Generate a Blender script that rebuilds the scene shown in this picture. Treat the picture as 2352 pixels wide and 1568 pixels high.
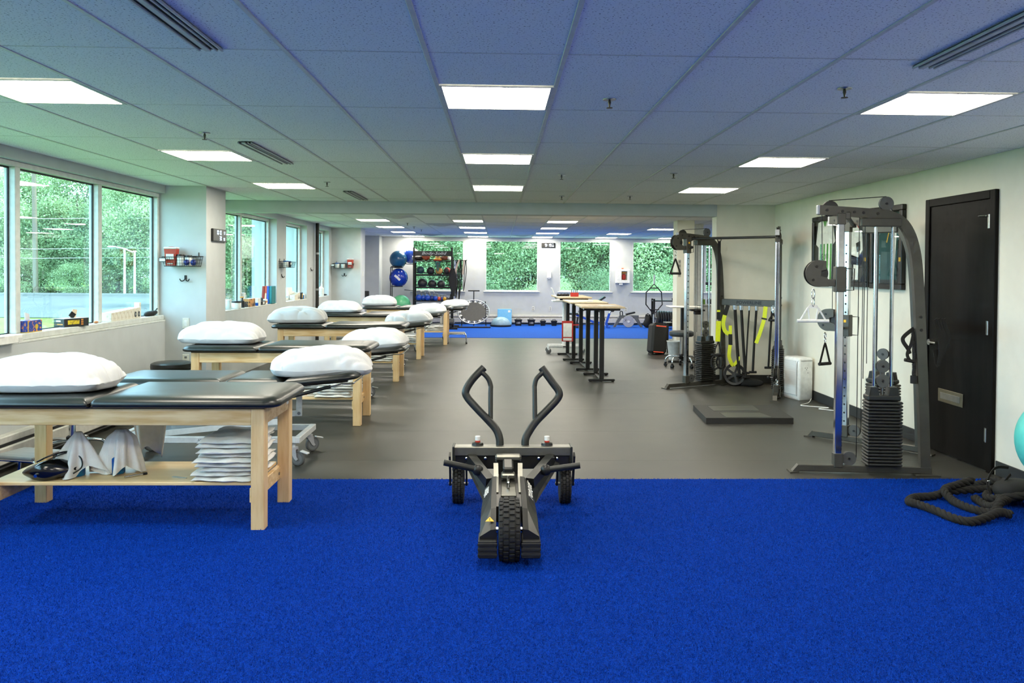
import bpy, math, random
import numpy as np
from mathutils import Vector, Matrix, Euler
for o in list(bpy.data.objects): bpy.data.objects.remove(o, do_unlink=True)
SC = bpy.context.scene; COL = SC.collection
R_ = math.radians; PI = math.pi
random.seed(7); RNG = np.random.default_rng(7)

# ------------------------------------------------------------------ camera
def cam_matrix(yaw, pitch, roll):
    cy, sy = math.cos(yaw), math.sin(yaw); cp, sp = math.cos(pitch), math.sin(pitch); cr, sr = math.cos(roll), math.sin(roll)
    M = Matrix(((cy,-sy,0),(sy,cy,0),(0,0,1))) @ Matrix(((1,0,0),(0,cp,-sp),(0,sp,cp))) @ Matrix(((cr,0,sr),(0,1,0),(-sr,0,cr)))
    r, f, u = M.col[0], M.col[1], M.col[2]
    return Matrix(((r.x,u.x,-f.x,0),(r.y,u.y,-f.y,0),(r.z,u.z,-f.z,0),(0,0,0,1)))
cd = bpy.data.cameras.new('camera'); cam = bpy.data.objects.new('camera', cd); COL.objects.link(cam)
cd.sensor_width = 36; cd.lens = 1851.59*36/2352
cd.shift_x = (1176-1204.47)/2352; cd.shift_y = (650.34-784)/2352; cd.clip_end = 400
cam.matrix_world = Matrix.Translation((0,0,1.583)) @ cam_matrix(-.031009,-.016151,-.0074553)
SC.camera = cam

# ------------------------------------------------------------------ world, sun, exposure
SKY = (.56,.83,1.0); SKY_STR = 10.0; LAMP = (1.0,.92,.77); LAMP_STR = 38.0
w = bpy.data.worlds.new('sky'); SC.world = w; w.use_nodes = True
bg = w.node_tree.nodes['Background']; bg.inputs[0].default_value = (*SKY,1); bg.inputs[1].default_value = SKY_STR
sl = bpy.data.lights.new('sun','SUN'); sl.energy = 13.0; sl.angle = R_(25); sl.color = (1,.97,.88)
so = bpy.data.objects.new('sun', sl); COL.objects.link(so); so.rotation_euler = Euler((R_(-14),R_(32),0))
vs = SC.view_settings; vs.view_transform = 'Standard'; vs.look = 'None'; vs.gamma = 1; vs.use_curve_mapping = False
vs.exposure = -0.05
SC.cycles.diffuse_bounces = 4; SC.cycles.glossy_bounces = 3; SC.cycles.transmission_bounces = 3; SC.cycles.max_bounces = 6; SC.cycles.transparent_max_bounces = 10
SC.cycles.adaptive_threshold = .06; SC.cycles.adaptive_min_samples = 12
SC.cycles.sample_clamp_indirect = 6; SC.cycles.caustics_reflective = False; SC.cycles.caustics_refractive = False

# ------------------------------------------------------------------ helpers
def lin(c):
    return tuple((x/255/12.92 if x/255 <= .04045 else ((x/255+.055)/1.055)**2.4) for x in c)
MATS = {}
def mat(name, c, r=.5, m=0, c2=None, vs=20, stretch=None, bump=0, bs=60, spec=.5, emit=None, es=0, alpha=1, coat=0, trans=0, sheen=0, thr=None):
    """Principled with noise colour variation (c..c2) and noise bump; colours are sRGB 0-255"""
    if name in MATS: return MATS[name]
    M = bpy.data.materials.new(name); M.use_nodes = True; nt = M.node_tree; N = nt.nodes; Lk = nt.links
    b = N['Principled BSDF']; b.inputs['Base Color'].default_value = (*lin(c),1)
    b.inputs['Roughness'].default_value = r; b.inputs['Metallic'].default_value = m; b.inputs['Specular IOR Level'].default_value = spec
    b.inputs['Coat Weight'].default_value = coat; b.inputs['Transmission Weight'].default_value = trans; b.inputs['Alpha'].default_value = alpha
    b.inputs['Sheen Weight'].default_value = sheen
    if emit: b.inputs['Emission Color'].default_value = (*lin(emit),1); b.inputs['Emission Strength'].default_value = es
    co = N.new('ShaderNodeTexCoord').outputs['Object']
    if stretch:
        mp = N.new('ShaderNodeMapping'); mp.inputs['Scale'].default_value = stretch; Lk.new(co, mp.inputs[0]); co = mp.outputs[0]
    if c2 is None: c2 = tuple(x*.94 for x in c)
    n = N.new('ShaderNodeTexNoise'); n.inputs['Scale'].default_value = vs; n.inputs['Detail'].default_value = 4; Lk.new(co, n.inputs['Vector'])
    rp = N.new('ShaderNodeValToRGB'); lo, hi = thr or (.35,.65)
    rp.color_ramp.elements[0].position = lo; rp.color_ramp.elements[1].position = hi
    rp.color_ramp.elements[0].color = (*lin(c),1); rp.color_ramp.elements[1].color = (*lin(c2),1)
    Lk.new(n.outputs['Fac'], rp.inputs[0]); Lk.new(rp.outputs[0], b.inputs['Base Color'])
    if bump:
        n2 = N.new('ShaderNodeTexNoise'); n2.inputs['Scale'].default_value = bs; n2.inputs['Detail'].default_value = 3; Lk.new(co, n2.inputs['Vector'])
        bn = N.new('ShaderNodeBump'); bn.inputs['Strength'].default_value = bump; bn.inputs['Distance'].default_value = .004
        Lk.new(n2.outputs['Fac'], bn.inputs['Height']); Lk.new(bn.outputs[0], b.inputs['Normal'])
    MATS[name] = M; return M
def label(o, text=None, cat=None, group=None, kind=None):
    if text: o['label'] = text
    if cat: o['category'] = cat
    if group: o['group'] = group
    if kind: o['kind'] = kind
    return o
def thing(name, text, cat, loc=(0,0,0), rz=0, group=None, kind=None):
    o = bpy.data.objects.new(name, None); COL.objects.link(o); o.empty_display_size = .05
    o.location = loc; o.rotation_euler = (0,0,rz); return label(o, text, cat, group, kind)
def dup(o, parent=None, loc=None, rz=None, text=None, group=None):
    c = o.copy(); COL.objects.link(c)
    if parent is not None: c.parent = parent
    if loc is not None: c.location = loc
    if rz is not None: c.rotation_euler = (0,0,rz)
    if text: c['label'] = text
    if group: c['group'] = group
    for ch in [x for x in KIDS.get(o.name, [])]:
        d = dup(ch, c); KIDS.setdefault(c.name, []).append(d)
    return c
KIDS = {}
def link(me, name, m, parent=None, loc=None, rot=None):
    o = bpy.data.objects.new(name, me); COL.objects.link(o)
    if m is not None and not me.materials: me.materials.append(m)
    if parent is not None: o.parent = parent; KIDS.setdefault(parent.name, []).append(o)
    if loc is not None: o.location = loc
    if rot is not None: o.rotation_euler = rot
    return o
class G:
    def __init__(s): s.v = []; s.f = []
    def add(s, v, f):
        n = len(s.v); s.v += [tuple(p) for p in v]; s.f += [tuple(i+n for i in q) for q in f]; return s
    def box(s, x0,x1,y0,y1,z0,z1):
        return s.add([(x,y,z) for z in (z0,z1) for y in (y0,y1) for x in (x0,x1)], [(0,2,3,1),(4,5,7,6),(0,1,5,4),(2,6,7,3),(0,4,6,2),(1,3,7,5)])
    def cb(s, x0,x1,y0,y1,z0,z1, b=.004, M=None):
        """box with chamfered edges"""
        b = min(b, (x1-x0)*.45, (y1-y0)*.45, (z1-z0)*.45); X=(x0,x1); Y=(y0,y1); Z=(z0,z1); v=[]; idx={}
        for i in (0,1):
            for j in (0,1):
                for k in (0,1):
                    sx,sy,sz = (1,-1)[i],(1,-1)[j],(1,-1)[k]
                    for a in range(3):
                        p=[X[i]+sx*b, Y[j]+sy*b, Z[k]+sz*b]; p[a]=(X[i],Y[j],Z[k])[a]; idx[i,j,k,a]=len(v); v.append(p)
        f=[]
        for i in (0,1):
            q=[idx[i,0,0,0],idx[i,1,0,0],idx[i,1,1,0],idx[i,0,1,0]]; f.append(q if i else q[::-1])
            q=[idx[0,i,0,1],idx[1,i,0,1],idx[1,i,1,1],idx[0,i,1,1]]; f.append(q[::-1] if i else q)
            q=[idx[0,0,i,2],idx[1,0,i,2],idx[1,1,i,2],idx[0,1,i,2]]; f.append(q if i else q[::-1])
        for i in (0,1):
            for j in (0,1):
                e = (i==j)
                q=[idx[i,j,0,0],idx[i,j,1,0],idx[i,j,1,1],idx[i,j,0,1]]; f.append(q[::-1] if e else q)
                q=[idx[i,0,j,0],idx[i,1,j,0],idx[i,1,j,2],idx[i,0,j,2]]; f.append(q if e else q[::-1])
                q=[idx[0,i,j,1],idx[1,i,j,1],idx[1,i,j,2],idx[0,i,j,2]]; f.append(q[::-1] if e else q)
                for k in (0,1):
                    q=[idx[i,j,k,0],idx[i,j,k,1],idx[i,j,k,2]]; f.append(q if (i+j+k)%2 else q[::-1])
        if M is not None: v=[M@Vector(p) for p in v]
        return s.add(v,f)
    def cyl(s, p, q, r, r2=None, n=16):
        p=Vector(p); q=Vector(q); r2 = r if r2 is None else r2; d=(q-p).normalized(); a=d.orthogonal().normalized(); b=d.cross(a); v=[]; f=[]
        for c,rr in ((p,r),(q,r2)):
            for i in range(n):
                t=2*PI*i/n; v.append(c+(a*math.cos(t)+b*math.sin(t))*rr)
        for i in range(n): f.append((i,(i+1)%n,n+(i+1)%n,n+i))
        f += [tuple(range(n))[::-1], tuple(range(n,2*n))]; return s.add(v,f)
    def tube(s, pts, r, n=8, closed=False, caps=True, up=None):
        P=[Vector(p) for p in pts]; k=len(P); rr = r if isinstance(r,(list,tuple)) else [r]*k; v=[]; f=[]; a=None
        for i in range(k):
            if closed: t=(P[(i+1)%k]-P[i-1]).normalized()
            else: t=((P[i+1] if i+1<k else P[i])-(P[i-1] if i else P[i])).normalized()
            if a is None: a=t.orthogonal().normalized()
            else:
                a=a-t*a.dot(t); a = a.normalized() if a.length>1e-6 else t.orthogonal().normalized()
            b=t.cross(a)
            for j in range(n):
                h=2*PI*j/n; v.append(P[i]+(a*math.cos(h)+b*math.sin(h))*rr[i])
        m = k if closed else k-1
        for i in range(m):
            o=i*n; q=((i+1)%k)*n
            for j in range(n): f.append((o+j,o+(j+1)%n,q+(j+1)%n,q+j))
        if not closed and caps: f += [tuple(range(n))[::-1], tuple(range((k-1)*n,k*n))]
        return s.add(v,f)
    def sweep(s, pts, w, h, up=(0,0,1)):
        """rectangular bar along a path; w across, h along 'up'-ish"""
        P=[Vector(p) for p in pts]; k=len(P); v=[]; f=[]; U=Vector(up)
        for i in range(k):
            t=((P[i+1] if i+1<k else P[i])-(P[i-1] if i else P[i])).normalized(); a=t.cross(U).normalized(); b=a.cross(t).normalized()
            for sx,sz in ((-1,-1),(1,-1),(1,1),(-1,1)): v.append(P[i]+a*sx*w/2+b*sz*h/2)
        for i in range(k-1):
            for j in range(4): f.append((i*4+j,i*4+(j+1)%4,i*4+4+(j+1)%4,i*4+4+j))
        f += [(3,2,1,0), tuple((k-1)*4+j for j in range(4))]; return s.add(v,f)
    def lathe(s, prof, n=24, M=None, cap=True):
        v=[]; f=[]; k=len(prof)
        for r,z in prof:
            for i in range(n): v.append(Vector((r*math.cos(2*PI*i/n), r*math.sin(2*PI*i/n), z)))
        for i in range(k-1):
            for j in range(n): f.append((i*n+j,i*n+(j+1)%n,(i+1)*n+(j+1)%n,(i+1)*n+j))
        if cap and prof[0][0]>1e-5: f.append(tuple(range(n))[::-1])
        if cap and prof[-1][0]>1e-5: f.append(tuple(range((k-1)*n,k*n)))
        if M is not None: v=[M@p for p in v]
        return s.add(v,f)
    def prism(s, poly, t, M=None, t0=0):
        n=len(poly); v=[Vector((x,y,t0)) for x,y in poly]+[Vector((x,y,t0+t)) for x,y in poly]
        f=[tuple(range(n))[::-1],tuple(range(n,2*n))]+[(i,(i+1)%n,n+(i+1)%n,n+i) for i in range(n)]
        if M is not None: v=[M@p for p in v]
        return s.add(v,f)
    def sph(s, c, r, nu=20, nv=12):
        rx,ry,rz = r if isinstance(r,(tuple,list)) else (r,r,r); v=[(c[0],c[1],c[2]-rz)]; f=[]
        for i in range(1,nv):
            t=-PI/2+PI*i/nv
            for j in range(nu): v.append((c[0]+rx*math.cos(t)*math.cos(2*PI*j/nu), c[1]+ry*math.cos(t)*math.sin(2*PI*j/nu), c[2]+rz*math.sin(t)))
        v.append((c[0],c[1],c[2]+rz)); L=len(v)-1
        for j in range(nu):
            f.append((0,1+(j+1)%nu,1+j)); o=1+(nv-2)*nu; f.append((o+j,o+(j+1)%nu,L))
            for i in range(nv-2):
                a=1+i*nu; f.append((a+j,a+(j+1)%nu,a+nu+(j+1)%nu,a+nu+j))
        return s.add(v,f)
    def grid(s, fn, nu, nv, wrap=False):
        v=[fn(i/nu, j/nv) for j in range(nv+1) for i in range(nu+1)]
        return s.add(v,[(j*(nu+1)+i,j*(nu+1)+i+1,(j+1)*(nu+1)+i+1,(j+1)*(nu+1)+i) for j in range(nv) for i in range(nu)])
    def mesh(s, name, smooth=None):
        me=bpy.data.meshes.new(name); me.from_pydata(s.v,[],s.f)
        if smooth:
            me.polygons.foreach_set('use_smooth',[True]*len(me.polygons)); me.set_sharp_from_angle(angle=R_(smooth))
        return me
    def build(s, name, m, parent=None, smooth=None, loc=None, rot=None):
        return link(s.mesh(name, smooth), name, m, parent, loc, rot)
def Mx(loc=(0,0,0), rot=(0,0,0)): return Matrix.Translation(loc) @ Euler(rot).to_matrix().to_4x4()
def frameM(o, x, y):
    """matrix with local x,y axes along x,y (given vectors) at o"""
    x=Vector(x).normalized(); y=Vector(y); y=(y-x*y.dot(x)).normalized(); z=x.cross(y)
    return Matrix(((x.x,y.x,z.x,o[0]),(x.y,y.y,z.y,o[1]),(x.z,y.z,z.z,o[2]),(0,0,0,1)))
def text(name, body, size, m, parent, M, ext=.0006, sx=1.0, align='CENTER', shear=0, bold=0):
    """flat lettering: local x reads, local y up, faces +z of M"""
    c=bpy.data.curves.new(name,'FONT'); c.body=body; c.size=size; c.extrude=ext; c.align_x=align; c.align_y='CENTER'; c.resolution_u=2; c.shear=shear; c.offset=bold
    o=bpy.data.objects.new('tmp',c); COL.objects.link(o); bpy.context.view_layer.update()
    me=bpy.data.meshes.new_from_object(o.evaluated_get(bpy.context.evaluated_depsgraph_get())); bpy.data.objects.remove(o)
    me.transform(M @ Matrix.Diagonal((sx,1,1,1))); me.materials.clear()
    return link(me, name, m, parent)
def arc(c, r, a0, a1, n, ax=(1,0,0), ay=(0,0,1)):
    c=Vector(c); ax=Vector(ax); ay=Vector(ay)
    return [c+ax*r*math.cos(a0+(a1-a0)*i/n)+ay*r*math.sin(a0+(a1-a0)*i/n) for i in range(n+1)]
def smoothpath(pts, n=6):
    P=[Vector(p) for p in pts]; out=[]
    for i in range(len(P)-1):
        p0=P[max(i-1,0)];p1=P[i];p2=P[i+1];p3=P[min(i+2,len(P)-1)]
        for k in range(n):
            t=k/n; out.append(.5*((2*p1)+(p2-p0)*t+(2*p0-5*p1+4*p2-p3)*t*t+(3*p1-p0-3*p2+p3)*t**3))
    out.append(P[-1]); return out
def glass(name, tint, ior=1.5):
    M=bpy.data.materials.new(name); M.use_nodes=True; nt=M.node_tree; N=nt.nodes; N.remove(N['Principled BSDF'])
    t=N.new('ShaderNodeBsdfTransparent'); t.inputs[0].default_value=(*tint,1); g=N.new('ShaderNodeBsdfGlossy'); g.inputs['Roughness'].default_value=.0; g.inputs[0].default_value=(.9,1,.97,1)
    fr=N.new('ShaderNodeFresnel'); ge=N.new('ShaderNodeNewGeometry'); mr=N.new('ShaderNodeMapRange'); mr.inputs[3].default_value=ior; mr.inputs[4].default_value=1/ior
    nt.links.new(ge.outputs['Backfacing'],mr.inputs[0]); nt.links.new(mr.outputs[0],fr.inputs[0]); mx=N.new('ShaderNodeMixShader')
    nt.links.new(fr.outputs[0],mx.inputs[0]); nt.links.new(t.outputs[0],mx.inputs[1]); nt.links.new(g.outputs[0],mx.inputs[2])
    nt.links.new(mx.outputs[0],N['Material Output'].inputs[0]); return M

# ------------------------------------------------------------------ materials of the shell
PAINT = mat('wall_paint',(192,196,196),.75,c2=(187,191,191),vs=6,bump=.08,bs=180)
CREAM = mat('wall_paint_cream',(234,230,214),.75,c2=(229,225,209),vs=6,bump=.08,bs=180)
TRIMW = mat('window_trim',(214,217,212),.5)
DARKBASE = mat('baseboard_rubber',(40,42,42),.6)
TILE = None
def tile_mat():
    M=bpy.data.materials.new('ceiling_tile_board'); M.use_nodes=True; nt=M.node_tree; N=nt.nodes; b=N['Principled BSDF']; b.inputs['Roughness'].default_value=.9
    tc=N.new('ShaderNodeTexCoord'); n=N.new('ShaderNodeTexNoise'); n.inputs['Scale'].default_value=110; n.inputs['Detail'].default_value=2
    rp=N.new('ShaderNodeValToRGB'); e=rp.color_ramp.elements; e[0].position=.30; e[0].color=(.16,.16,.16,1); e[1].position=.40; e[1].color=(.84,.85,.84,1)
    nt.links.new(tc.outputs['Object'],n.inputs['Vector']); nt.links.new(n.outputs['Fac'],rp.inputs[0]); nt.links.new(rp.outputs[0],b.inputs['Base Color'])
    bn=N.new('ShaderNodeBump'); bn.inputs['Strength'].default_value=.25; bn.inputs['Distance'].default_value=.003; nt.links.new(n.outputs['Fac'],bn.inputs['Height']); nt.links.new(bn.outputs[0],b.inputs['Normal'])
    return M
TILE = tile_mat()
TBAR = mat('grid_bar_metal',(205,206,200),.5)
GLASS = glass('window_glass',(.88,.98,1.0)); GLASSF = glass('far_window_glass',(.84,.94,.95))
def lamp_mat():
    M=bpy.data.materials.new('led_diffuser'); M.use_nodes=True; nt=M.node_tree; nt.nodes.remove(nt.nodes['Principled BSDF'])
    e=nt.nodes.new('ShaderNodeEmission'); e.inputs[0].default_value=(*LAMP,1); e.inputs[1].default_value=LAMP_STR
    nt.links.new(e.outputs[0],nt.nodes['Material Output'].inputs[0]); return M
LED = lamp_mat()

# ------------------------------------------------------------------ floors
XL, XR, YB, CZ = -3.87, 3.92, -2.5, 2.53
RUBBER = mat('rubber_floor',(54,54,50),.4,c2=(61,61,56),vs=3,bump=.25,bs=320,spec=.45)
def speckle(M, scale, thr, col):
    nt=M.node_tree; N=nt.nodes; b=N['Principled BSDF']; src=b.inputs['Base Color'].links[0].from_socket
    tc=N.new('ShaderNodeTexCoord'); v=N.new('ShaderNodeTexNoise'); v.inputs['Scale'].default_value=scale; v.inputs['Detail'].default_value=1
    nt.links.new(tc.outputs['Object'],v.inputs['Vector']); rp=N.new('ShaderNodeValToRGB'); rp.color_ramp.elements[0].position=thr; rp.color_ramp.elements[1].position=thr+.03
    nt.links.new(v.outputs['Fac'],rp.inputs[0]); mx=N.new('ShaderNodeMixRGB'); mx.inputs[2].default_value=(*lin(col),1)
    nt.links.new(rp.outputs[0],mx.inputs[0]); nt.links.new(src,mx.inputs[1]); nt.links.new(mx.outputs[0],b.inputs['Base Color'])
speckle(RUBBER,190,.70,(104,104,96))
SUB = mat('sub_floor',(45,45,44),.8)
fl = label(G().box(-4.3,9,YB-.2,24,-.12,-.006).build('floor',SUB),'dark grey speckled rubber floor running down the middle of the gym','floor',kind='structure')
ys=[6.07]+[6.68+1.225*i for i in range(10)]+[18.78]
for a,b_ in zip(ys[:-1],ys[1:]):
    G().cb(-3.87,9,a+.0005,b_-.0005,-.006,.0,.0006).build('rubber_roll',RUBBER,fl)
TURF = mat('turf_backing',(2,54,158),.9,c2=(1,34,108),vs=120,bump=.9,bs=260,spec=.05)
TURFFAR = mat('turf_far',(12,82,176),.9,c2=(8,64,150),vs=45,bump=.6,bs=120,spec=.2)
tf = label(G().box(XL,XR,YB,6.07,-.006,.004).build('floor_turf',TURF),'bright blue artificial turf across the foreground','turf',kind='structure')
tf2 = label(G().box(XL,9,18.78,23.5,-.006,.006).build('floor_turf',TURFFAR),'strip of bright blue turf along the far window wall','turf',kind='structure')
def fibres():
    n=560000; y=RNG.uniform(2.1,6.075,n); half=(.66*y+1.0); x=RNG.uniform(-1,1,n)*half; k=(x>XL+.01)&(x<XR-.01); x=x[k]; y=y[k]; n=len(x)
    # broad mottling in pile height/lean
    a=RNG.uniform(0,2*PI,n); h=RNG.uniform(.006,.012,n); wd=RNG.uniform(.0009,.0018,n); le=RNG.uniform(.002,.010,n); b=RNG.uniform(0,2*PI,n)
    V=np.zeros((n,3,3)); V[:,0,0]=x-np.cos(a)*wd; V[:,0,1]=y-np.sin(a)*wd; V[:,1,0]=x+np.cos(a)*wd; V[:,1,1]=y+np.sin(a)*wd; V[:,:2,2]=.003
    V[:,2,0]=x+np.cos(b)*le; V[:,2,1]=y+np.sin(b)*le; V[:,2,2]=.004+h
    me=bpy.data.meshes.new('turf_fibres'); me.vertices.add(3*n); me.vertices.foreach_set('co',V.ravel()); me.loops.add(3*n); me.loops.foreach_set('vertex_index',np.arange(3*n,dtype=np.int32))
    me.polygons.add(n); me.polygons.foreach_set('loop_start',np.arange(0,3*n,3,dtype=np.int32)); me.polygons.foreach_set('loop_total',np.full(n,3,dtype=np.int32)); me.update(); me.validate()
    return me
PILE = mat('turf_pile',(2,84,204),.7,c2=(1,34,112),vs=300,spec=.12,thr=(.40,.60))
label(link(fibres(),'turf_fibres',PILE),'short blue pile of the foreground turf','turf pile',kind='stuff')

# ------------------------------------------------------------------ walls
def wall(name, text_, boxes, m=PAINT):
    e=thing(name,text_,'wall',kind='structure')
    for b in boxes: G().box(*b).build('wall_panel',m,e)
    return e
SZ, HZ = .98, 2.44       # sill and head height
W2=(10.35,14.14); W3=(14.75,16.33); W4=(17.25,18.42)
wall('wall_left','pale grey wall with the row of tall windows on the left',[(-4.15,XL,YB,23.5,-.1,SZ-.02),(-4.15,XL,YB,23.5,HZ,CZ+.05),
  (-4.15,XL,YB,.8,SZ-.02,HZ),(-4.045,XL,9.46,W2[0],SZ-.02,HZ),(-4.30,XL,W2[1],W3[0],SZ-.02,HZ),(-4.30,XL,W3[1],W4[0],SZ-.02,HZ),(-4.30,XL,W4[1],23.5,SZ-.02,HZ)])
wall('wall_column','square grey wall column beside the front windows carrying the clock and wire basket',[(XL,-3.40,9.46,10.12,0,CZ+.03)])
wall('wall_column','grey wall column with red container basket before the far recess',[(XL,-3.20,18.70,19.28,0,CZ+.03)])
wall('wall_column','dark grey corner column next to the big exercise balls',[(XL,-3.40,22.9,23.5,0,CZ+.03)])
wall('wall_right','cream painted right wall with the black door and framed jerseys',[(XR,XR+.2,YB,11.6,-.1,CZ+.05)],CREAM)
wall('wall_rear','plain wall behind the viewer',[(-4.15,XR+.2,YB-.2,YB,-.1,CZ+.05)])
wall('wall_partition','cream wall end behind the corner cable machine',[(3.08,XR,11.38,11.62,0,CZ+.05)],CREAM)
wall('wall_outer_right','right wall of the far room',[(8.6,8.8,11.6,23.5,-.1,CZ+.05)])
wall('wall_link','wall from the partition to the outer right wall',[(XR,8.8,11.45,11.62,-.1,CZ+.05)])
FW=[(-2.535,-1.04),(-.415,1.125),(1.75,3.255),(3.888,5.40),(6.04,7.55)]
bx=[(-4.15,8.8,23.5,23.75,-.1,.97),(-4.15,8.8,23.5,23.75,2.445,CZ+.05)]
e0=-4.15
for a,b_ in FW: bx.append((e0,a,23.5,23.75,.97,2.445)); e0=b_
bx.append((e0,8.8,23.5,23.75,.97,2.445))
wall('wall_far','pale grey far wall with square picture windows',bx)
# column, post and low wall at the right of the far room
wall('wall_pillar','cream pillar with a small notice behind the cable machine',[(3.30,3.62,14.9,15.25,0,CZ+.03)],CREAM)
wall('wall_post','narrow white post rising from the low wall',[(3.86,4.07,16.0,16.2,.92,CZ+.03)],mat('post_white',(232,232,226),.6))
wall('wall_low','low white dividing wall below the white post',[(3.62,4.75,15.98,16.22,0,.90)],mat('post_white',(232,232,226),.6))
label(G().cb(3.58,4.80,15.93,16.27,.90,.925,.006).build('trim_ledge',TRIMW),'pale ledge on top of the low dividing wall','ledge',kind='structure')
label(G().box(XL,3.08,11.36,11.62,2.366,CZ+.02).build('ceiling_beam',PAINT),'pale grey dropped beam across the room between the two ceilings','beam',kind='structure')
label(G().box(-4.3,9.0,YB-.2,23.9,2.60,2.75).build('roof_slab',SUB),'roof slab above the suspended ceiling','roof',kind='structure')
# baseboards
for nm,b_ in (('baseboard_right',(XR-.012,XR,YB,6.20,0,.115)),('baseboard_right',(XR-.012,XR,7.27,11.38,0,.115)),('baseboard_partition',(3.07,XR-.012,11.366,11.38,0,.115)),
  ('baseboard_partition',(3.068,3.08,11.366,11.62,0,.115)),('baseboard_column',(-3.40,-3.388,9.46,10.12,0,.1)),('baseboard_column',(XL,-3.388,9.448,9.46,0,.1))):
    label(G().cb(*b_,.003).build(nm,DARKBASE),'dark rubber baseboard strip along the foot of the wall','baseboard',kind='structure',group='dark baseboard strips')

# ------------------------------------------------------------------ suspended ceilings
GX0, GY0, TW, TL = -.3276, 3.5456, .61, 1.22
def ceiling(nm, txt, x0, x1, y0, y1, cols, rows, gx, gy, lights, mid, vents=()):
    c=label(G().box(x0,x1,y0,y1,2.545,2.59).build(nm,TILE),txt,'ceiling',kind='structure')
    cache={}
    def tile(a,b_,p,q):
        a+=.006; b_-=.006; p+=.004; q-=.004
        if b_-a<.03 or q-p<.03: return
        key=(round(b_-a,3),round(q-p,3))
        if key not in cache: cache[key]=G().cb(-key[0]/2,key[0]/2,-key[1]/2,key[1]/2,0,.012,.003).mesh('ceiling_tile'); cache[key].materials.append(TILE)
        link(cache[key],'ceiling_tile',None,c,((a+b_)/2,(p+q)/2,CZ+random.uniform(0,.0015)))
    for i in cols:
        a=max(gx+i*TW,x0); b_=min(gx+(i+1)*TW,x1)
        for j in rows:
            p=max(gy+j*TL,y0); q=min(gy+(j+1)*TL,y1); s=gy+j*TL+TL/2
            if (i,j) in lights: tile(a,b_,p,s)
            elif (i,j) in mid: tile(a,b_,p,s); tile(a,b_,s,q)
            elif (i,j) in vents: tile(a,b_,p,s)
            else: tile(a,b_,p,q)
    yy0=max(gy+rows[0]*TL,y0)
    for i in cols:
        x=gx+i*TW
        if x0<x<x1: G().cb(x-.011,x+.011,yy0,y1,CZ-.004,CZ+.006,.002).build('grid_bar',TBAR,c)
    for j in rows:
        y=gy+j*TL
        if y0<y<y1: G().cb(x0,x1,y-.005,y+.005,CZ-.001,CZ+.006,.002).build('cross_bar',TBAR,c)
    return c
FL=[(i,j) for i in (-4,0,4) for j in (0,2,4)]
ceiling('ceiling','suspended ceiling of speckled white tiles over the front of the gym',XL,XR,YB,11.36,range(-6,7),range(-1,7),GX0,GY0,FL,[(-3,1)])
BGX, BGY = -.31, 12.33; BL=[(-4,0),(-1,0),(2,0),(5,0),(-4,2),(-4,4),(-4,6),(-4,8),(-1,2),(-1,4),(-1,6),(-1,8),(2,2),(2,4),(2,6),(2,8),(5,6),(5,8),(8,8),(6,4)]
BV=[(-3,1),(-2,3),(-3,7),(1,7)]
ceiling('ceiling','suspended ceiling of white tiles over the far room',XL,8.6,11.62,23.5,range(-6,10),range(-1,10),BGX,BGY,BL,[],BV)
def led(name_, txt, x0, y0, grp):
    t=thing('ceiling_light',txt,'ceiling light',(x0+TW/2,y0+TW/2,CZ-.006),group=grp); a=TW/2-.006; b=a-.018
    g=G().add([(-a,-a,0),(a,-a,0),(a,a,0),(-a,a,0),(-b,-b,0),(b,-b,0),(b,b,0),(-b,b,0),(-a,-a,.012),(a,-a,.012),(a,a,.012),(-a,a,.012)],
      [(0,4,5,1),(1,5,6,2),(2,6,7,3),(3,7,4,0),(0,1,9,8),(1,2,10,9),(2,3,11,10),(3,0,8,11)]); g.build('frame',TBAR,t)
    G().add([(-b,-b,.002),(-b,b,.002),(b,b,.002),(b,-b,.002)],[(0,1,2,3)]).build('diffuser',LED,t)
CN={-4:'left',0:'middle',4:'right'}; RN={0:'nearest',2:'second',4:'third'}
for i,j in FL: led('l',f'square LED ceiling panel, {RN[j]} in the {CN[i]} row of the front ceiling',GX0+i*TW,GY0+j*TL+TL/2,'LED panels of the front ceiling')
for i in (-4,0,4):       # the rows the frame cuts off above and behind the viewer
    for j in (-2,-4): led('l','square LED ceiling panel above the viewer, outside the picture',GX0+i*TW,GY0+j*TL+TL/2,'LED panels above the viewer')
BR={0:'hidden zeroth',2:'first',4:'second',6:'third',8:'fourth'}; BC={-4:'leftmost',-1:'second',2:'third',5:'fourth',8:'fifth',6:'odd'}
for i,j in BL:
    if j==0: led('l','square LED panel just behind the dropped beam, hidden by it',BGX+i*TW,BGY+TL/2,'LED panels hidden by the beam'); continue
    led('l','square LED panel out of line behind the cable machine pulley' if i==6 else f'square LED panel beyond the beam, {BC[i]} row from the left, {BR[j]} in depth',BGX+i*TW,BGY+j*TL+TL/2,'LED panels of the far ceiling')
for x in (6.4,7.8):
    for y in (15.4,20.3): led('l','square LED panel of the far room hidden by the partition',x,y,'LED panels hidden behind the partition')
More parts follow.
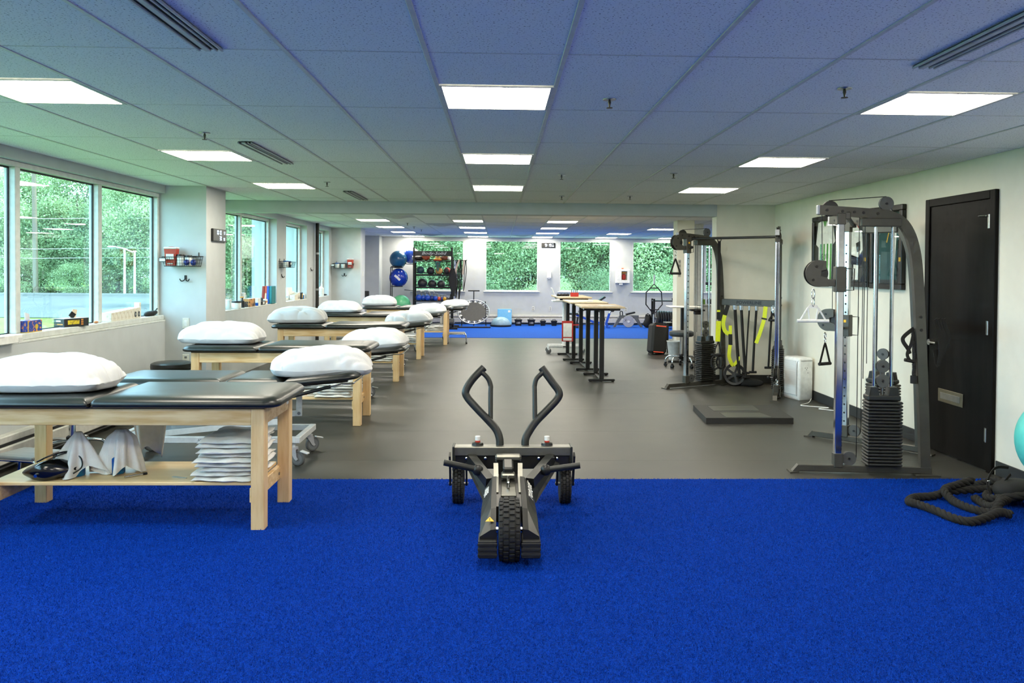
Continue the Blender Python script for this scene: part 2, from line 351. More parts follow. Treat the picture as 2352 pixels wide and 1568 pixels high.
# ------------------------------------------------------------------ windows
BLK = mat('black_gasket',(18,20,22),.5)
def side_window(name, txt, y0, y1, splits, gx, fx, z0=SZ, z1=HZ, g=GLASS, rf=None):
    """window in the left wall: glass plane gx, room face of the frame fx"""
    t=thing(name,txt,'window',kind='structure'); d=gx-.03
    def bar(n,a,b,c,e): G().cb(d,fx,a,b,c,e,.006).build(n,TRIMW,t)
    G().cb(d,rf or fx,y0,y1,z0,z0+.055,.006).build('window_rail',TRIMW,t); bar('window_rail',y0,y1,z1-.045,z1)
    ed=[y0]+list(splits)+[y1]; w=.07
    bar('window_jamb',y0,y0+.045,z0+.055,z1-.045); bar('window_jamb',y1-.045,y1,z0+.055,z1-.045)
    for s in splits: bar('mullion',s-w/2,s+w/2,z0+.055,z1-.045)
    for i in range(len(ed)-1):
        a=ed[i]+(.045 if i==0 else w/2); b=ed[i+1]-(.045 if i==len(ed)-2 else w/2)
        G().box(gx-.006,gx,a,b,z0+.055,z1-.045).build('pane',g,t)
        for (p,q,r,s) in ((a,b,z0+.055,z0+.063),(a,b,z1-.06,z1-.045),(b-.012,b,z0+.055,z1-.045)): G().box(gx+.001,gx+.012,p,q,r,s).build('gasket',BLK,t)
    return t
side_window('window_1','long front window of tall panes in white frames over the sill of small boxes',.8,9.46,(2.67,4.02,5.37,6.72,8.08),-4.0,-3.935,rf=-3.882)
side_window('window_2','two-pane left window whose sill holds folders and jars',W2[0],W2[1],(12.62,),-4.06,-4.0)
side_window('window_3','narrow left window between the wall basket and the black pipe',W3[0],W3[1],(),-4.06,-4.0)
side_window('window_4','narrow left window with the white pump bottle on its sill',W4[0],W4[1],(),-4.06,-4.0)
for nm,a,b in (('1',.8,9.46),('2',*W2),('3',*W3),('4',*W4)):
    label(G().cb(-4.02,XL+.004,a,b,SZ-.02,SZ,.004).build('trim_sill_'+nm,TRIMW),f'pale window sill, number {nm} from the front along the left wall','window sill',kind='structure')
for k,(a,b) in enumerate(FW):
    t=thing(f'window_{k+5}',['far window behind the ball rack','far picture window left of the digital clock','far picture window right of the digital clock','far window right of the white first aid cabinet','far window behind the white post'][k],'window',kind='structure')
    for q in ((a,b,23.5,23.62,.97,1.0),(a,b,23.5,23.62,2.415,2.445),(a,a+.03,23.5,23.62,1.0,2.415),(b-.03,b,23.5,23.62,1.0,2.415)): G().cb(*q,.006).build('window_frame',TRIMW,t)
    G().box(a+.03,b-.03,23.56,23.568,1.0,2.415).build('pane',GLASSF,t)
    label(G().cb(a-.05,b+.05,23.455,23.5,.94,.97,.005).build(f'trim_sill_{k+5}',TRIMW),f'thin white sill below far window number {k+1} from the left','window sill',kind='structure')

# ------------------------------------------------------------------ outside: ground, road, woods
GZ=-.5
LAWN = mat('lawn',(84,112,56),.9,c2=(104,128,66),vs=.6,bump=.6,bs=8,spec=0)
ASPH = mat('asphalt',(84,90,90),.85,c2=(77,83,83),vs=.8,spec=.08)
KERB = mat('kerb_concrete',(132,132,126),.8,spec=.1)
MULCH = mat('mulch',(92,76,64),.9,c2=(76,64,54),vs=2,spec=0)
label(G().box(-140,90,-30,160,GZ-.2,GZ).build('ground_lawn',LAWN),'green lawn outside the windows','lawn',kind='structure')
label(G().add([(-140,40,GZ+.02),(-14,33,GZ+.02),(-14,60,GZ+.02),(-140,64,GZ+.02)],[(0,1,2,3)]).build('ground_road',ASPH),'pale asphalt road beyond the lawn','road',kind='structure')
label(G().add([(-140,48,GZ+.03),(-30,43,GZ+.03),(-30,46,GZ+.03),(-140,52,GZ+.03)],[(0,1,2,3)]).build('ground_island',MULCH),'brown mulched island between two lanes','traffic island',kind='structure')
label(G().box(-140,-14,60.2,60.8,GZ,GZ+.15).build('road_kerb',KERB),'far kerb of the road below the woods','kerb',kind='structure')
def leaf_mat(nm, c, c2):
    M=bpy.data.materials.new(nm); M.use_nodes=True; nt=M.node_tree; N=nt.nodes; N.remove(N['Principled BSDF'])
    oi=N.new('ShaderNodeObjectInfo'); tc=N.new('ShaderNodeTexCoord'); n=N.new('ShaderNodeTexNoise'); n.inputs['Scale'].default_value=.9; n.inputs['Detail'].default_value=5
    nt.links.new(tc.outputs['Object'],n.inputs['Vector']); ad=N.new('ShaderNodeMath'); ad.operation='MULTIPLY_ADD'; ad.inputs[1].default_value=.35
    nt.links.new(oi.outputs['Random'],ad.inputs[0]); nt.links.new(n.outputs['Fac'],ad.inputs[2])
    rp=N.new('ShaderNodeValToRGB'); rp.color_ramp.elements[0].position=.4; rp.color_ramp.elements[1].position=.85; rp.color_ramp.elements[0].color=(*lin(c),1); rp.color_ramp.elements[1].color=(*lin(c2),1)
    nt.links.new(ad.outputs[0],rp.inputs[0])
    d=N.new('ShaderNodeBsdfDiffuse'); t=N.new('ShaderNodeBsdfTranslucent'); mx=N.new('ShaderNodeMixShader'); mx.inputs[0].default_value=.35
    nt.links.new(rp.outputs[0],d.inputs[0]); nt.links.new(rp.outputs[0],t.inputs[0]); nt.links.new(d.outputs[0],mx.inputs[1]); nt.links.new(t.outputs[0],mx.inputs[2]); nt.links.new(mx.outputs[0],N['Material Output'].inputs[0]); return M
LEAF=leaf_mat('leaves',(128,150,112),(180,198,148)); BARK=mat('bark',(96,88,74),.9,c2=(70,64,54),vs=6,bump=.6,bs=20)
def quads_mesh(name, C, size, rng, flat=0):
    n=len(C); a=rng.normal(size=(n,3)); a[:,2]*=1-flat; a/=np.linalg.norm(a,axis=1)[:,None]; b=rng.normal(size=(n,3)); b-=a*(a*b).sum(1)[:,None]; b/=np.linalg.norm(b,axis=1)[:,None]
    s=(rng.uniform(.6,1.2,n)*size)[:,None]; V=np.stack([C-a*s,C-b*s*.6,C+a*s,C+b*s*.6],1).reshape(-1,3)
    me=bpy.data.meshes.new(name); me.vertices.add(4*n); me.vertices.foreach_set('co',V.ravel()); me.loops.add(4*n); me.loops.foreach_set('vertex_index',np.arange(4*n,dtype=np.int32))
    me.polygons.add(n); me.polygons.foreach_set('loop_start',np.arange(0,4*n,4,dtype=np.int32)); me.polygons.foreach_set('loop_total',np.full(n,4,dtype=np.int32)); me.update(); return me
LEAFN=leaf_mat('leaves_near',(114,136,106),(168,188,140))
def tree_meshes(seed, h, rad, low, n, size, lm=None):
    rng=np.random.default_rng(seed); nb=34; P=[]
    for k in range(nb):
        z=low+(h-low)*rng.beta(1.2,1.3); rr=rad*math.sqrt(max(.05,1-((z-low)/(h-low)*1.7-.7)**2))*rng.uniform(.35,1); a=rng.uniform(0,2*PI); P.append((rr*math.cos(a),rr*math.sin(a),z))
    P=np.array(P); k=rng.integers(0,nb,n); C=P[k]+rng.normal(size=(n,3))*np.array([.75,.75,.5])*rad/3.4
    C=C[C[:,2]>.1]
    me=quads_mesh('crown',C,size,rng,.0); me.materials.append(lm or LEAF)
    g=G(); top=(rng.normal()*.3,rng.normal()*.3,h*.8); g.tube([(0,0,-.3),(top[0]*.3,top[1]*.3,h*.35),top],[.22,.16,.04],8)
    for j in range(9):
        p=P[rng.integers(0,nb)]; z=rng.uniform(.25,.6)*h; g.tube([(top[0]*z/h,top[1]*z/h,z),(p[0]*.5,p[1]*.5,(z+p[2])/2+.2),tuple(p)],[.08,.05,.015],6)
    tm=g.mesh('trunk'); tm.materials.append(BARK); return me,tm
KINDS=[tree_meshes(1,10,3.4,1.6,24000,.10),tree_meshes(2,9,3.8,.5,26000,.10),tree_meshes(3,11,3.2,2.2,24000,.10),tree_meshes(4,4.2,2.6,.0,12000,.09),tree_meshes(11,8,3.2,.4,42000,.062,LEAFN),tree_meshes(12,8.5,3.4,.8,42000,.062,LEAFN),tree_meshes(13,3.2,2.2,.0,26000,.05,LEAFN)]
def tree(x,y,k,s,rz,txt,grp,nm='tree'):
    t=thing(nm,txt,'tree' if nm=='tree' else 'shrub',(x,y,GZ),rz,grp); t.scale=(s,s,s)
    c,tr=KINDS[k]; link(c,'crown',None,t); link(tr,'trunk',None,t)
rr=random.Random(5)
for i in range(17):                     # edge of the woods across the road
    x=-62+i*3.1; tree(x+rr.uniform(-.8,.8),65+rr.uniform(-1,2.5)+abs(x+35)*.03,i%3,rr.uniform(.85,1.08),rr.uniform(0,6),'leafy green tree at the edge of the woods across the road','woods across the road')
for i in range(13):
    x=-64+i*4.4; tree(x,71+rr.uniform(-1,2),(i+1)%3,rr.uniform(.95,1.2),rr.uniform(0,6),'taller green tree in the second row of the woods across the road','back row of the woods across the road')
for i in range(11):                     # undergrowth along the foot of the woods
    x=-60+i*4.6; tree(x+rr.uniform(-1,1),63.2+rr.uniform(-.3,.5),3,rr.uniform(.5,.8),rr.uniform(0,6),'low green shrub at the foot of the woods across the road','undergrowth across the road','shrub')
for i in range(10):                     # close trees behind the far windows
    x=-6+i*2.3; tree(x+rr.uniform(-.5,.5),33.5+rr.uniform(-1,2),4+i%2,rr.uniform(.62,.85),rr.uniform(0,6),'green tree close behind the far windows','trees behind the far windows')
for i in range(9):
    x=-7+i*2.9; tree(x,39+rr.uniform(-1,1),4+(i+1)%2,rr.uniform(.9,1.1),rr.uniform(0,6),'tall green tree in the second row behind the far windows','back row of trees behind the far windows')
for i in range(9):
    x=-5+i*2.3; tree(x,30.6+rr.uniform(-.6,.8),6,rr.uniform(.42,.62),rr.uniform(0,6),'light green shrub on the bank behind the far windows','shrubs behind the far windows','shrub')
for i in range(6):                      # beside the left windows further back
    tree(-15.8+i*1.7,46+i*1.2+rr.uniform(-1,1),i%3,rr.uniform(.75,1.0),rr.uniform(0,6),'green tree on the near side of the road past the column','trees past the column')
tree(-44.0,45.5,3,.22,1,'small round bush on the brown island in the road','bushes',"shrub")
t=thing('utility_pole','weathered wooden utility pole leaning before the woods','pole',(-35,62,GZ)); WOODG=mat('grey_wood',(124,112,96),.9,spec=.1)
G().tube([(0,0,-.2),(-.15,0,10.5)],[.2,.15],12).build('pole',WOODG,t,40); G().cb(-1.3,1.0,-.06,.06,9.2,9.34,.01).build('cross_arm',WOODG,t)
WHT=mat('white_enamel',(232,234,232),.35)
for x,y,h,d,tx in ((-27.75,60.6,3.45,-1,'white street lamp post with its arm reaching left'),(-27.15,60.9,3.2,-1,'white post standing close beside the street lamp')):
    t=thing('street_lamp',tx,'lamp post',(x,y,GZ)); G().tube([(0,0,0),(0,0,h)],[.09,.07],12).build('post',WHT,t,40)
    if y<60.7:
        G().tube([(.6,0,h-.25),(0,0,h),(-.7,0,h+.15)],.045,8).build('arm',WHT,t,40); G().sph((-.95,0,h+.14),(.32,.16,.08)).build('lamp_head',WHT,t,60)
    else: G().cb(-.1,.1,-.1,.1,h,h+.12,.01).build('cap',WHT,t)
for k,(z,yy) in enumerate(((2.2,61.5),(2.9,61.5),(5.2,61.8))):
    label(G().tube([(-75,yy+1,z+.9),(-35,yy+.3,z),(5,yy+1,z+.7)],.018,6).build('power_line',mat('cable_grey',(205,210,208),.6)),['lowest overhead cable across the woods','middle overhead cable across the woods','upper overhead cable across the woods'][k],'cable')

# ------------------------------------------------------------------ ceiling fixtures
MET=mat('brushed_metal',(170,172,172),.35,.9); DK=mat('slot_black',(20,22,26),.6); VENTM=mat('vent_white',(190,192,190),.5)
for x,y0,y1,tx in ((-1.25,2.3,3.53,'long slot air diffuser at the top left of the ceiling'),(-1.91,6.10,7.32,'slot air diffuser beside the second left LED panel'),(-1.85,9.85,11.06,'slot air diffuser just before the dropped beam'),(1.93,2.42,3.64,'long slot air diffuser at the top right of the ceiling')):
    t=thing('slot_diffuser',tx,'air vent',(x,(y0+y1)/2,CZ),group='slot diffusers'); L=(y1-y0)/2
    G().cb(-.052,.052,-L,L,-.007,-.002,.002).build('backing',DK,t)
    for a,b in ((-.055,-.044),(-.024,.002),(.022,.030),(.044,.055)): G().cb(a,b,-L,L,-.016,-.006,.002).build('blade',VENTM,t)
SPR=[(.601,4.452,'sprinkler head right of the nearest middle LED panel'),(1.768,4.11,'sprinkler head left of the nearest right LED panel'),(-2.075,5.741,'sprinkler head between the two nearest left LED panels'),(-1.891,8.89,'sprinkler head beside the third left LED panel'),
 (.607,7.97,'sprinkler head right of the middle row, third in depth'),(1.676,7.763,'sprinkler head left of the second right LED panel'),(.783,10.249,'sprinkler head near the beam, left one of the pair'),(1.641,10.153,'sprinkler head near the beam, right one of the pair'),
 (-1.886,16.56,'sprinkler head beyond the beam, nearest of the three'),(-1.892,17.88,'sprinkler head beyond the beam, middle of the three'),(-1.858,19.2,'sprinkler head beyond the beam, farthest of the three')]
s0=None
for x,y,tx in SPR:
    if s0 is None:
        s0=thing('sprinkler',tx,'sprinkler',(x,y,CZ),group='ceiling sprinkler heads')
        G().lathe([(.012,-.004),(.036,-.004),(.038,-.001),(.038,.0)],20).build('escutcheon',MET,s0,40)
        G().lathe([(.006,-.004),(.009,-.02),(.005,-.035),(.004,-.045),(.017,-.046),(.018,-.049),(.002,-.05)],14).build('head',mat('dark_brass',(96,92,84),.4,.8),s0,40)
    else: dup(s0,loc=(x,y,CZ),text=tx)
for (i,j),tx in zip(BV,('round ceiling air vent nearest the beam','round ceiling air vent second from the beam','round ceiling air vent far left over the ball rack','round ceiling air vent far centre')):
    cx=BGX+i*TW+TW/2; cy=BGY+j*TL+TL*.75; t=thing('round_vent',tx,'air vent',(cx,cy,CZ),group='round ceiling vents')
    G().cb(-.30,.30,-.30,.30,-.004,.012,.003).build('plate',VENTM,t)
    for r,z in ((.27,-.006),(.20,-.02),(.13,-.032)): G().lathe([(r-.05,z-.012),(r,z+.002),(r-.004,z+.003),(r-.05,z-.008)],28).build('ring',VENTM,t,40)
    G().lathe([(.0001,-.046),(.07,-.044),(.075,-.04),(.0001,-.038)],24).build('cone',VENTM,t,40); G().lathe([(.0001,-.0055),(.24,-.0055),(.24,-.0045),(.0001,-.0045)],28).build('throat',DK,t)

# ------------------------------------------------------------------ door in the right wall
BLKWOOD=mat('black_stained_wood',(13,12,11),.42,c2=(20,18,16),vs=4,stretch=(1,6,.6),bump=.05,bs=40,spec=.12); STEEL=mat('satin_steel',(186,186,180),.3,1); CHROME=mat('chrome',(222,225,228),.12,1)
d=thing('door_1','black stained wooden door with mail slot in the right wall','door',(XR,6.76,0),kind='structure')
for q in ((-.035,0,-.54,-.47,0,2.25),(-.035,0,.43,.50,0,2.25),(-.035,0,-.47,.43,2.18,2.25)): G().cb(*q,.005).build('door_frame',BLKWOOD,d)
G().cb(-.022,-.001,-.47,.43,.008,2.18,.003).build('door_leaf',BLKWOOD,d)
for z in (2.0,1.15,.293):
    h=G().cb(-.0265,-.021,-.47,-.43,z-.055,z+.055,.001).build('hinge',STEEL,d); G().cyl((-.034,-.47,z-.055),(-.034,-.47,z+.055),.009,n=12).build('hinge_pin',STEEL,h,40)
G().tube([(-.022,-.30,2.05),(-.05,-.36,2.05),(-.05,-.45,2.045)],.006,8).build('door_catch',STEEL,d,40)
m_=G().cb(-.03,-.022,-.13,.25,.455,.57,.003).build('mail_slot',mat('aged_brass',(150,142,120),.35,.9),d); G().cb(-.0325,-.0295,-.09,.21,.485,.54,.002).build('mail_flap',STEEL,m_)
h=G().cyl((-.022,.365,.966),(-.06,.365,.966),.026,n=20).build('door_handle',STEEL,d,40); G().tube([(-.055,.365,.966),(-.062,.33,.966),(-.062,.24,.966)],.010,10).build('lever',STEEL,h,40)

# ------------------------------------------------------------------ baseboard heaters, black pipe
HTR=mat('heater_enamel',(206,204,196),.5)
def heater(nm,txt,x0,x1,y0,y1,side):
    t=thing(nm,txt,'heater')
    if side=='x':
        G().cb(x0,x1,y0,y1,.07,.20,.008).build('front_cover',HTR,t); G().cb(x0,x1-.03,y0,y1,.215,.275,.008).build('top_cover',HTR,t); G().box(x0,x1-.02,y0,y1,.05,.22).build('fin_slot',DK,t)
    else:
        G().cb(x0,x1,y0,y1,.06,.20,.008).build('front_cover',HTR,t); G().cb(x0,x1,y0+.03,y1,.215,.275,.008).build('top_cover',HTR,t); G().box(x0,x1,y0+.02,y1,.05,.22).build('fin_slot',DK,t)
heater('baseboard_heater','long white baseboard heater under the front windows',XL+.002,XL+.11,-2.4,9.4,'x')
heater('baseboard_heater','long white baseboard heater along the far window wall',-3.3,8.5,23.39,23.498,'y')
pp=thing('wall_pipe','black pipe standing floor to ceiling against the left wall','pipe',(-3.80,16.95,0)); G().cyl((0,0,0),(0,0,2.53),.036,n=16).build('pipe',mat('pipe_black',(38,36,32),.5),pp,40)
for z in (.5,1.15,1.9): G().cyl((0,0,z-.02),(0,0,z+.02),.041,n=16).build('clamp',MET,pp,40)
# ------------------------------------------------------------------ soft shapes
def rrect(x0,x1,y0,y1,rs,d,n=6):
    """rounded rectangle ring inset by d; rs = corner radii (x0y0,x1y0,x1y1,x0y1)"""
    out=[]; x0+=d;x1-=d;y0+=d;y1-=d
    for (cx,cy,sx,sy,a0),r in zip(((x0,y0,1,1,PI),(x1,y0,-1,1,1.5*PI),(x1,y1,-1,-1,0),(x0,y1,1,-1,.5*PI)),rs):
        r=max(r-d,.012)
        for i in range(n+1):
            a=a0+PI/2*i/n; out.append((cx+sx*r+r*math.cos(a), cy+sy*r+r*math.sin(a)))
    return out
def cushion(x0,x1,y0,y1,z0,h,rs,crown=.012,roll=.09):
    g=G(); prof=[(.016,0),(.004,.1),(0,.3),(.006,.52),(.022,.72),(roll*.5,.88),(roll,.97),(roll*1.8,1.0)]
    rings=[[(x,y,z0+h*t) for x,y in rrect(x0,x1,y0,y1,rs,d)] for d,t in prof]; n=len(rings[0]); v=[p for r in rings for p in r]; f=[]
    for k in range(len(rings)-1):
        for j in range(n): f.append((k*n+j,k*n+(j+1)%n,(k+1)*n+(j+1)%n,(k+1)*n+j))
    f.append(tuple(range(n))[::-1]); c=len(v); v.append(((x0+x1)/2,(y0+y1)/2,z0+h+crown)); o=(len(rings)-1)*n
    for j in range(n): f.append((o+j,o+(j+1)%n,c))
    return g.add(v,f)
def pillow(w,d,t,seed,sag=0.0):
    """cotton-cased pillow lying on z=0"""
    r=random.Random(seed); ph=[r.uniform(0,6.28) for _ in range(10)]; nu,nv=60,40; top=[];bot=[]
    k1=r.uniform(5,9); k2=r.uniform(3,6); dirn=r.choice((-1,1))
    def shape(u,v):
        e=(max(0,1-abs(u)**5)**.5)*(max(0,1-abs(v)**4)**.5)*(1-.20*u*u-.16*v*v)
        x=u*w/2; y=v*d/2
        x*=1-.07*v**4+.03*math.sin(5*v+ph[8]); y*=1-.10*u**4+.03*math.sin(4*u+ph[9])
        return x,y,e
    def crease(x): return -(1-abs(math.sin(x)))**3
    def wr(u,v,s):
        a=crease(k1*.5*(u*.8+dirn*v*1.5)+ph[0]+.8*math.sin(2*v+ph[1]))*.9+crease(k2*(u*.6-dirn*v*.4)+ph[2]+.7*math.sin(3*u+ph[3]))*.7+math.sin(9*u+4*v+ph[4])*.14+crease(5.5*(v+.35*u*dirn)+ph[6]+1.2*math.sin(2.5*u+ph[7]))*.8*(abs(v)+.2)
        return a*s
    v=[];f=[]
    for j in range(nv+1):
        for i in range(nu+1):
            u=-1+2*i/nu; q=-1+2*j/nv; x,y,e=shape(u,q); ed=1-(1-min(1,(1-max(abs(u),abs(q)))*3.2))**2
            zt=t*.24+t*.86*e+wr(u,q,.019+.030*(1-e))*min(1,e*2.5+.15)
            v.append((x,y,zt+sag*u*abs(u)))
    for j in range(nv+1):
        for i in range(nu+1):
            u=-1+2*i/nu; q=-1+2*j/nv; x,y,e=shape(u,q); v.append((x,y,max(0,t*.24-t*.24*min(1,e*2.2))+sag*u*abs(u)))
    N=(nu+1)*(nv+1); W=nu+1
    for j in range(nv):
        for i in range(nu):
            a=j*W+i; f.append((a,a+1,a+W+1,a+W)); f.append((N+a,N+a+W,N+a+W+1,N+a+1))
    for i in range(nu):
        f.append((i+1,i,N+i,N+i+1)); a=nv*W+i; f.append((a,a+1,N+a+1,N+a))
    for j in range(nv):
        a=j*W; f.append((a,a+W,N+a+W,N+a)); a=j*W+nu; f.append((a+W,a,N+a,N+a+W))
    return G().add(v,f)
MAPLE=mat('maple_wood',(226,198,152),.42,c2=(200,162,108),vs=2.6,stretch=(1.4,7,12),bump=.03,bs=60,spec=.4)
MAPLEV=mat('maple_wood_upright',(224,194,146),.42,c2=(208,172,122),vs=3.2,stretch=(10,10,1.2),bump=.03,bs=60,spec=.4)
MAPLES=mat('maple_shelf',(230,200,150),.32,c2=(218,184,130),vs=2.4,stretch=(1,6,6),spec=.5)
VINYL=mat('black_vinyl',(27,31,30),.33,c2=(23,27,26),vs=5,bump=.05,bs=260,spec=.55)
LINEN=mat('white_linen',(212,214,216),.85,c2=(205,207,210),vs=9,bump=.10,bs=300,sheen=.2)
TERRY=mat('white_terry',(234,232,226),.95,c2=(226,224,217),vs=24,bump=.7,bs=420,sheen=.3)
STL=mat('bolt_steel',(150,150,148),.35,.9); LBL=mat('white_sticker',(236,236,230),.6)

# ------------------------------------------------------------------ wooden treatment tables
def wood_table():
    t=thing('treatment_table','','treatment table',group='wooden treatment tables')
    X,Y=.845,.33
    for sx in (-1,1):
        for sy in (-1,1):
            a=sx*(X-.04); b=sy*(Y-.04); G().cb(a-.04,a+.04,b-.04,b+.04,0,.735,.004).build('leg',MAPLEV,t)
    for s in (-1,1):
        G().cb(-X+.08,X-.08,s*(Y-.018)-.014,s*(Y-.018)+.014,.635,.735,.003).build('side_apron',MAPLE,t)
        a=s*(X-.02); G().cb(a-.014,a+.014,-Y+.08,Y-.08,.635,.735,.003).build('end_apron',MAPLE,t)
        e=G().cb(s*(X-.075)-.016,s*(X-.075)+.016,-Y+.01,Y-.01,.165,.255,.004).build('shelf_rail',MAPLE,t)
        for q in (-1,1): G().cyl((s*(X-.058),q*(Y-.12),.21),(s*(X-.052),q*(Y-.12),.21),.009,n=12).build('bolt',STL,e,40)
    G().cb(-X+.02,X-.09,-Y+.06,Y-.06,.257,.277,.003).build('shelf',MAPLES,t)
    G().cb(-X,X,-Y,Y,.735,.748,.003).build('deck',mat('deck_black',(26,27,27),.6),t)
    cushion(-.94,-.185,-.375,.375,.746,.058,(.09,.02,.02,.09),.006,.07).build('head_cushion',VINYL,t,50)
    cushion(-.175,.94,-.375,.375,.746,.070,(.03,.10,.10,.03),.006,.11).build('body_cushion',VINYL,t,50)
    G().cb(X-.0065,X-.0045,.20,.275,.675,.715,.0005).build('sticker',LBL,t)
    return t
TT=[(-2.255,5.218,'nearest wooden treatment table with towels on its shelf, standing on the turf'),(-2.233,8.475,'second wooden treatment table from the front, head against the column'),(-2.255,11.70,'third wooden treatment table from the front, under the dropped beam'),
    (-2.22,14.55,'fourth wooden treatment table from the front'),(-1.935,17.30,'farthest wooden treatment table, beside the chrome step stool')]
t0=wood_table(); t0.location=(TT[0][0],TT[0][1],0); t0['label']=TT[0][2]
for x,y,tx in TT[1:]: dup(t0,loc=(x,y,0),text=tx)

# ------------------------------------------------------------------ white steel lift tables
STEELW=mat('white_painted_steel',(222,226,226),.35); RUBB=mat('grey_rubber',(98,102,104),.6); DSTEEL=mat('dark_steel',(52,54,54),.4,.6); CASTG=mat('castor_grey',(186,188,194),.45)
def castor(parent,x,y,rz,h=.18,r=.062):
    c=G().cyl((0,0,h-.03),(0,0,h),.014,n=12).build('castor',STEELW,parent,40,(x,y,0),(0,0,rz))
    G().lathe([(.02,h-.05),(.034,h-.045),(.034,h-.03),(.016,h-.028)],18).build('collar',CASTG,c,40)
    for s in (-1,1): G().prism([(-.03,h-.045),(.03,h-.045),(.038,.075),(.05,.058),(.035,.048),(.018,.06)],.006,frameM((0,s*.02-.003,0),(1,0,0),(0,0,1))).build('fork',CASTG,c)
    w=G().lathe([(r*.5,-.014),(r*.9,-.014),(r,-.008),(r,.008),(r*.9,.014),(r*.5,.014)],24,frameM((.034,0,r),(1,0,0),(0,0,1))).build('wheel',RUBB,c,40)
    G().lathe([(.001,-.0155),(r*.72,-.0155),(r*.72,.0155),(.001,.0155)],20,frameM((.034,0,r),(1,0,0),(0,0,1))).build('wheel_disc',mat('wheel_hub',(120,124,128),.5),c,40)
    G().cb(.03,.10,-.02,.02,h-.052,h-.040,.004,Mx((0,0,0),(0,.25,0))).build('brake_tab',STEELW,c)
    return c
def lift_table(pz, tilt, txt, loc, first=False):
    t=thing('lift_table',txt,'treatment table',loc,group='adjustable lift tables'); B=.72
    for s in (-1,1):
        r=G().cb(-B,B,s*.26-.02,s*.26+.02,.185,.235,.004).build('base_rail',STEELW,t)
        if s<0: text('rail_lettering','ASSIST TABLES',.026,mat('lettering_grey',(70,74,78),.6),r,frameM((.02,-.2805,.21),(1,0,0),(0,0,1)),.0004)
        G().cb(s*B-.025,s*B+.025,-.285,.285,.1845,.2355,.005).build('base_end',STEELW,t)
        for q in (-1,1): castor(t,s*.69,q*.25,.5*q+.2)
    up=pz-.03
    for s in (-1,1):                       # parallelogram lift arms
        y=s*.17
        G().sweep([(-.45,y,.235),(.63,y,.35)],.014,.045).build('lift_arm',STEELW,t)
        l=G().cb(.605,.655,y-.022,y-.010,.325,up,.004).build('lift_link',STEELW,t); G().cyl((.63,y-.024,.35),(.63,y-.006,.35),.014,n=14).build('pivot_bolt',STL,l,40)
        G().sweep([(-.62,y,.235),(.1,y,up-.02)],.014,.04).build('lift_arm',STEELW,t)
        G().cb(-.72,.66,y-.015,y+.015,up-.03,up,.004).build('top_rail',DSTEEL,t)
    G().cb(-.70,.60,-.15,.15,up,pz-.001,.004).build('top_plate',DSTEEL,t)
    cushion(-.80,.14,-.33,.33,pz,.058,(.09,.025,.025,.09),.004,.07).build('leg_cushion',VINYL,t,50)
    cushion(.15,.60,-.33,.33,pz,.058,(.025,.025,.025,.025),.004,.07).build('middle_cushion',VINYL,t,50)
    h=cushion(0,.60,-.31,.31,0,.062,(.025,.12,.12,.025),.004,.07).build('head_cushion',VINYL,t,50,(.61,0,pz-.004),(0,-tilt,0))
    G().sweep([(.02,-.2,-.012),(.5,-.2,-.012)],.03,.02).build('head_bracket',DSTEEL,h); G().sweep([(.02,.2,-.012),(.5,.2,-.012)],.03,.02).build('head_bracket',DSTEEL,h)
    G().tube([(.02,-.22,-.10),(.36,-.22,-.045)],.014,10).build('gas_strut',DSTEEL,h,40); G().tube([(.36,-.22,-.045),(.46,-.22,-.03)],.006,8).build('strut_rod',STL,h,40)
    G().tube(smoothpath([(.46,-.25,-.03),(.54,-.25,-.035),(.57,-.24,-.02),(.57,.24,-.02),(.54,.25,-.035)],4),.006,8).build('release_handle',STL,h,40)
    return t
LT=[(-2.33,6.76,.645,.10,'nearest lift table with white castors, right behind the turf-side wooden table'),(-2.30,9.75,.57,.10,'second lift table from the front, set lowest of all'),(-2.28,12.85,.665,.09,'third lift table from the front, just past the beam'),
    (-2.29,15.75,.655,.08,'fourth lift table from the front'),(-1.93,18.30,.675,.06,'farthest lift table, its padded end toward the round trampoline')]
for x,y,z,ti,tx in LT: lift_table(z,ti,tx,(x,y,0))

# ------------------------------------------------------------------ pillows
PL=[(-2.86,5.24,.812,.80,.52,.20,.05,'big white pillow on the nearest wooden table, at the left edge'),(-2.88,8.50,.812,.80,.52,.20,-.05,'white pillow on the second wooden table, by the column'),
    (-2.90,11.72,.812,.80,.54,.21,.10,'white pillow on the third wooden table'),(-2.86,14.57,.812,.76,.52,.19,0,'white pillow on the fourth wooden table'),(-2.56,17.32,.812,.72,.52,.20,.06,'white pillow on the farthest wooden table, before the green ball'),
    (-1.47,6.80,.71,.80,.52,.21,.12,'white pillow on the raised end of the nearest lift table'),(-1.50,9.80,.635,.78,.52,.22,-.06,'white pillow on the lowest lift table'),(-1.43,12.90,.728,.74,.52,.19,.0,'white pillow on the third lift table'),
    (-1.40,15.80,.72,.74,.52,.19,.05,'white pillow on the fourth lift table'),(-1.02,18.35,.735,.66,.5,.16,-.03,'flatter white pillow on the farthest lift table, nearest the trampoline')]
for k,(x,y,z,w_,d_,t_,rz,tx) in enumerate(PL):
    o=pillow(w_,d_,t_,k+3,(-.03 if k==5 else 0)).build('pillow',LINEN,None,60,(x,y,z),(0,(-.07 if k>=5 else 0),rz)); label(o,tx,'pillow','white pillows on the tables')

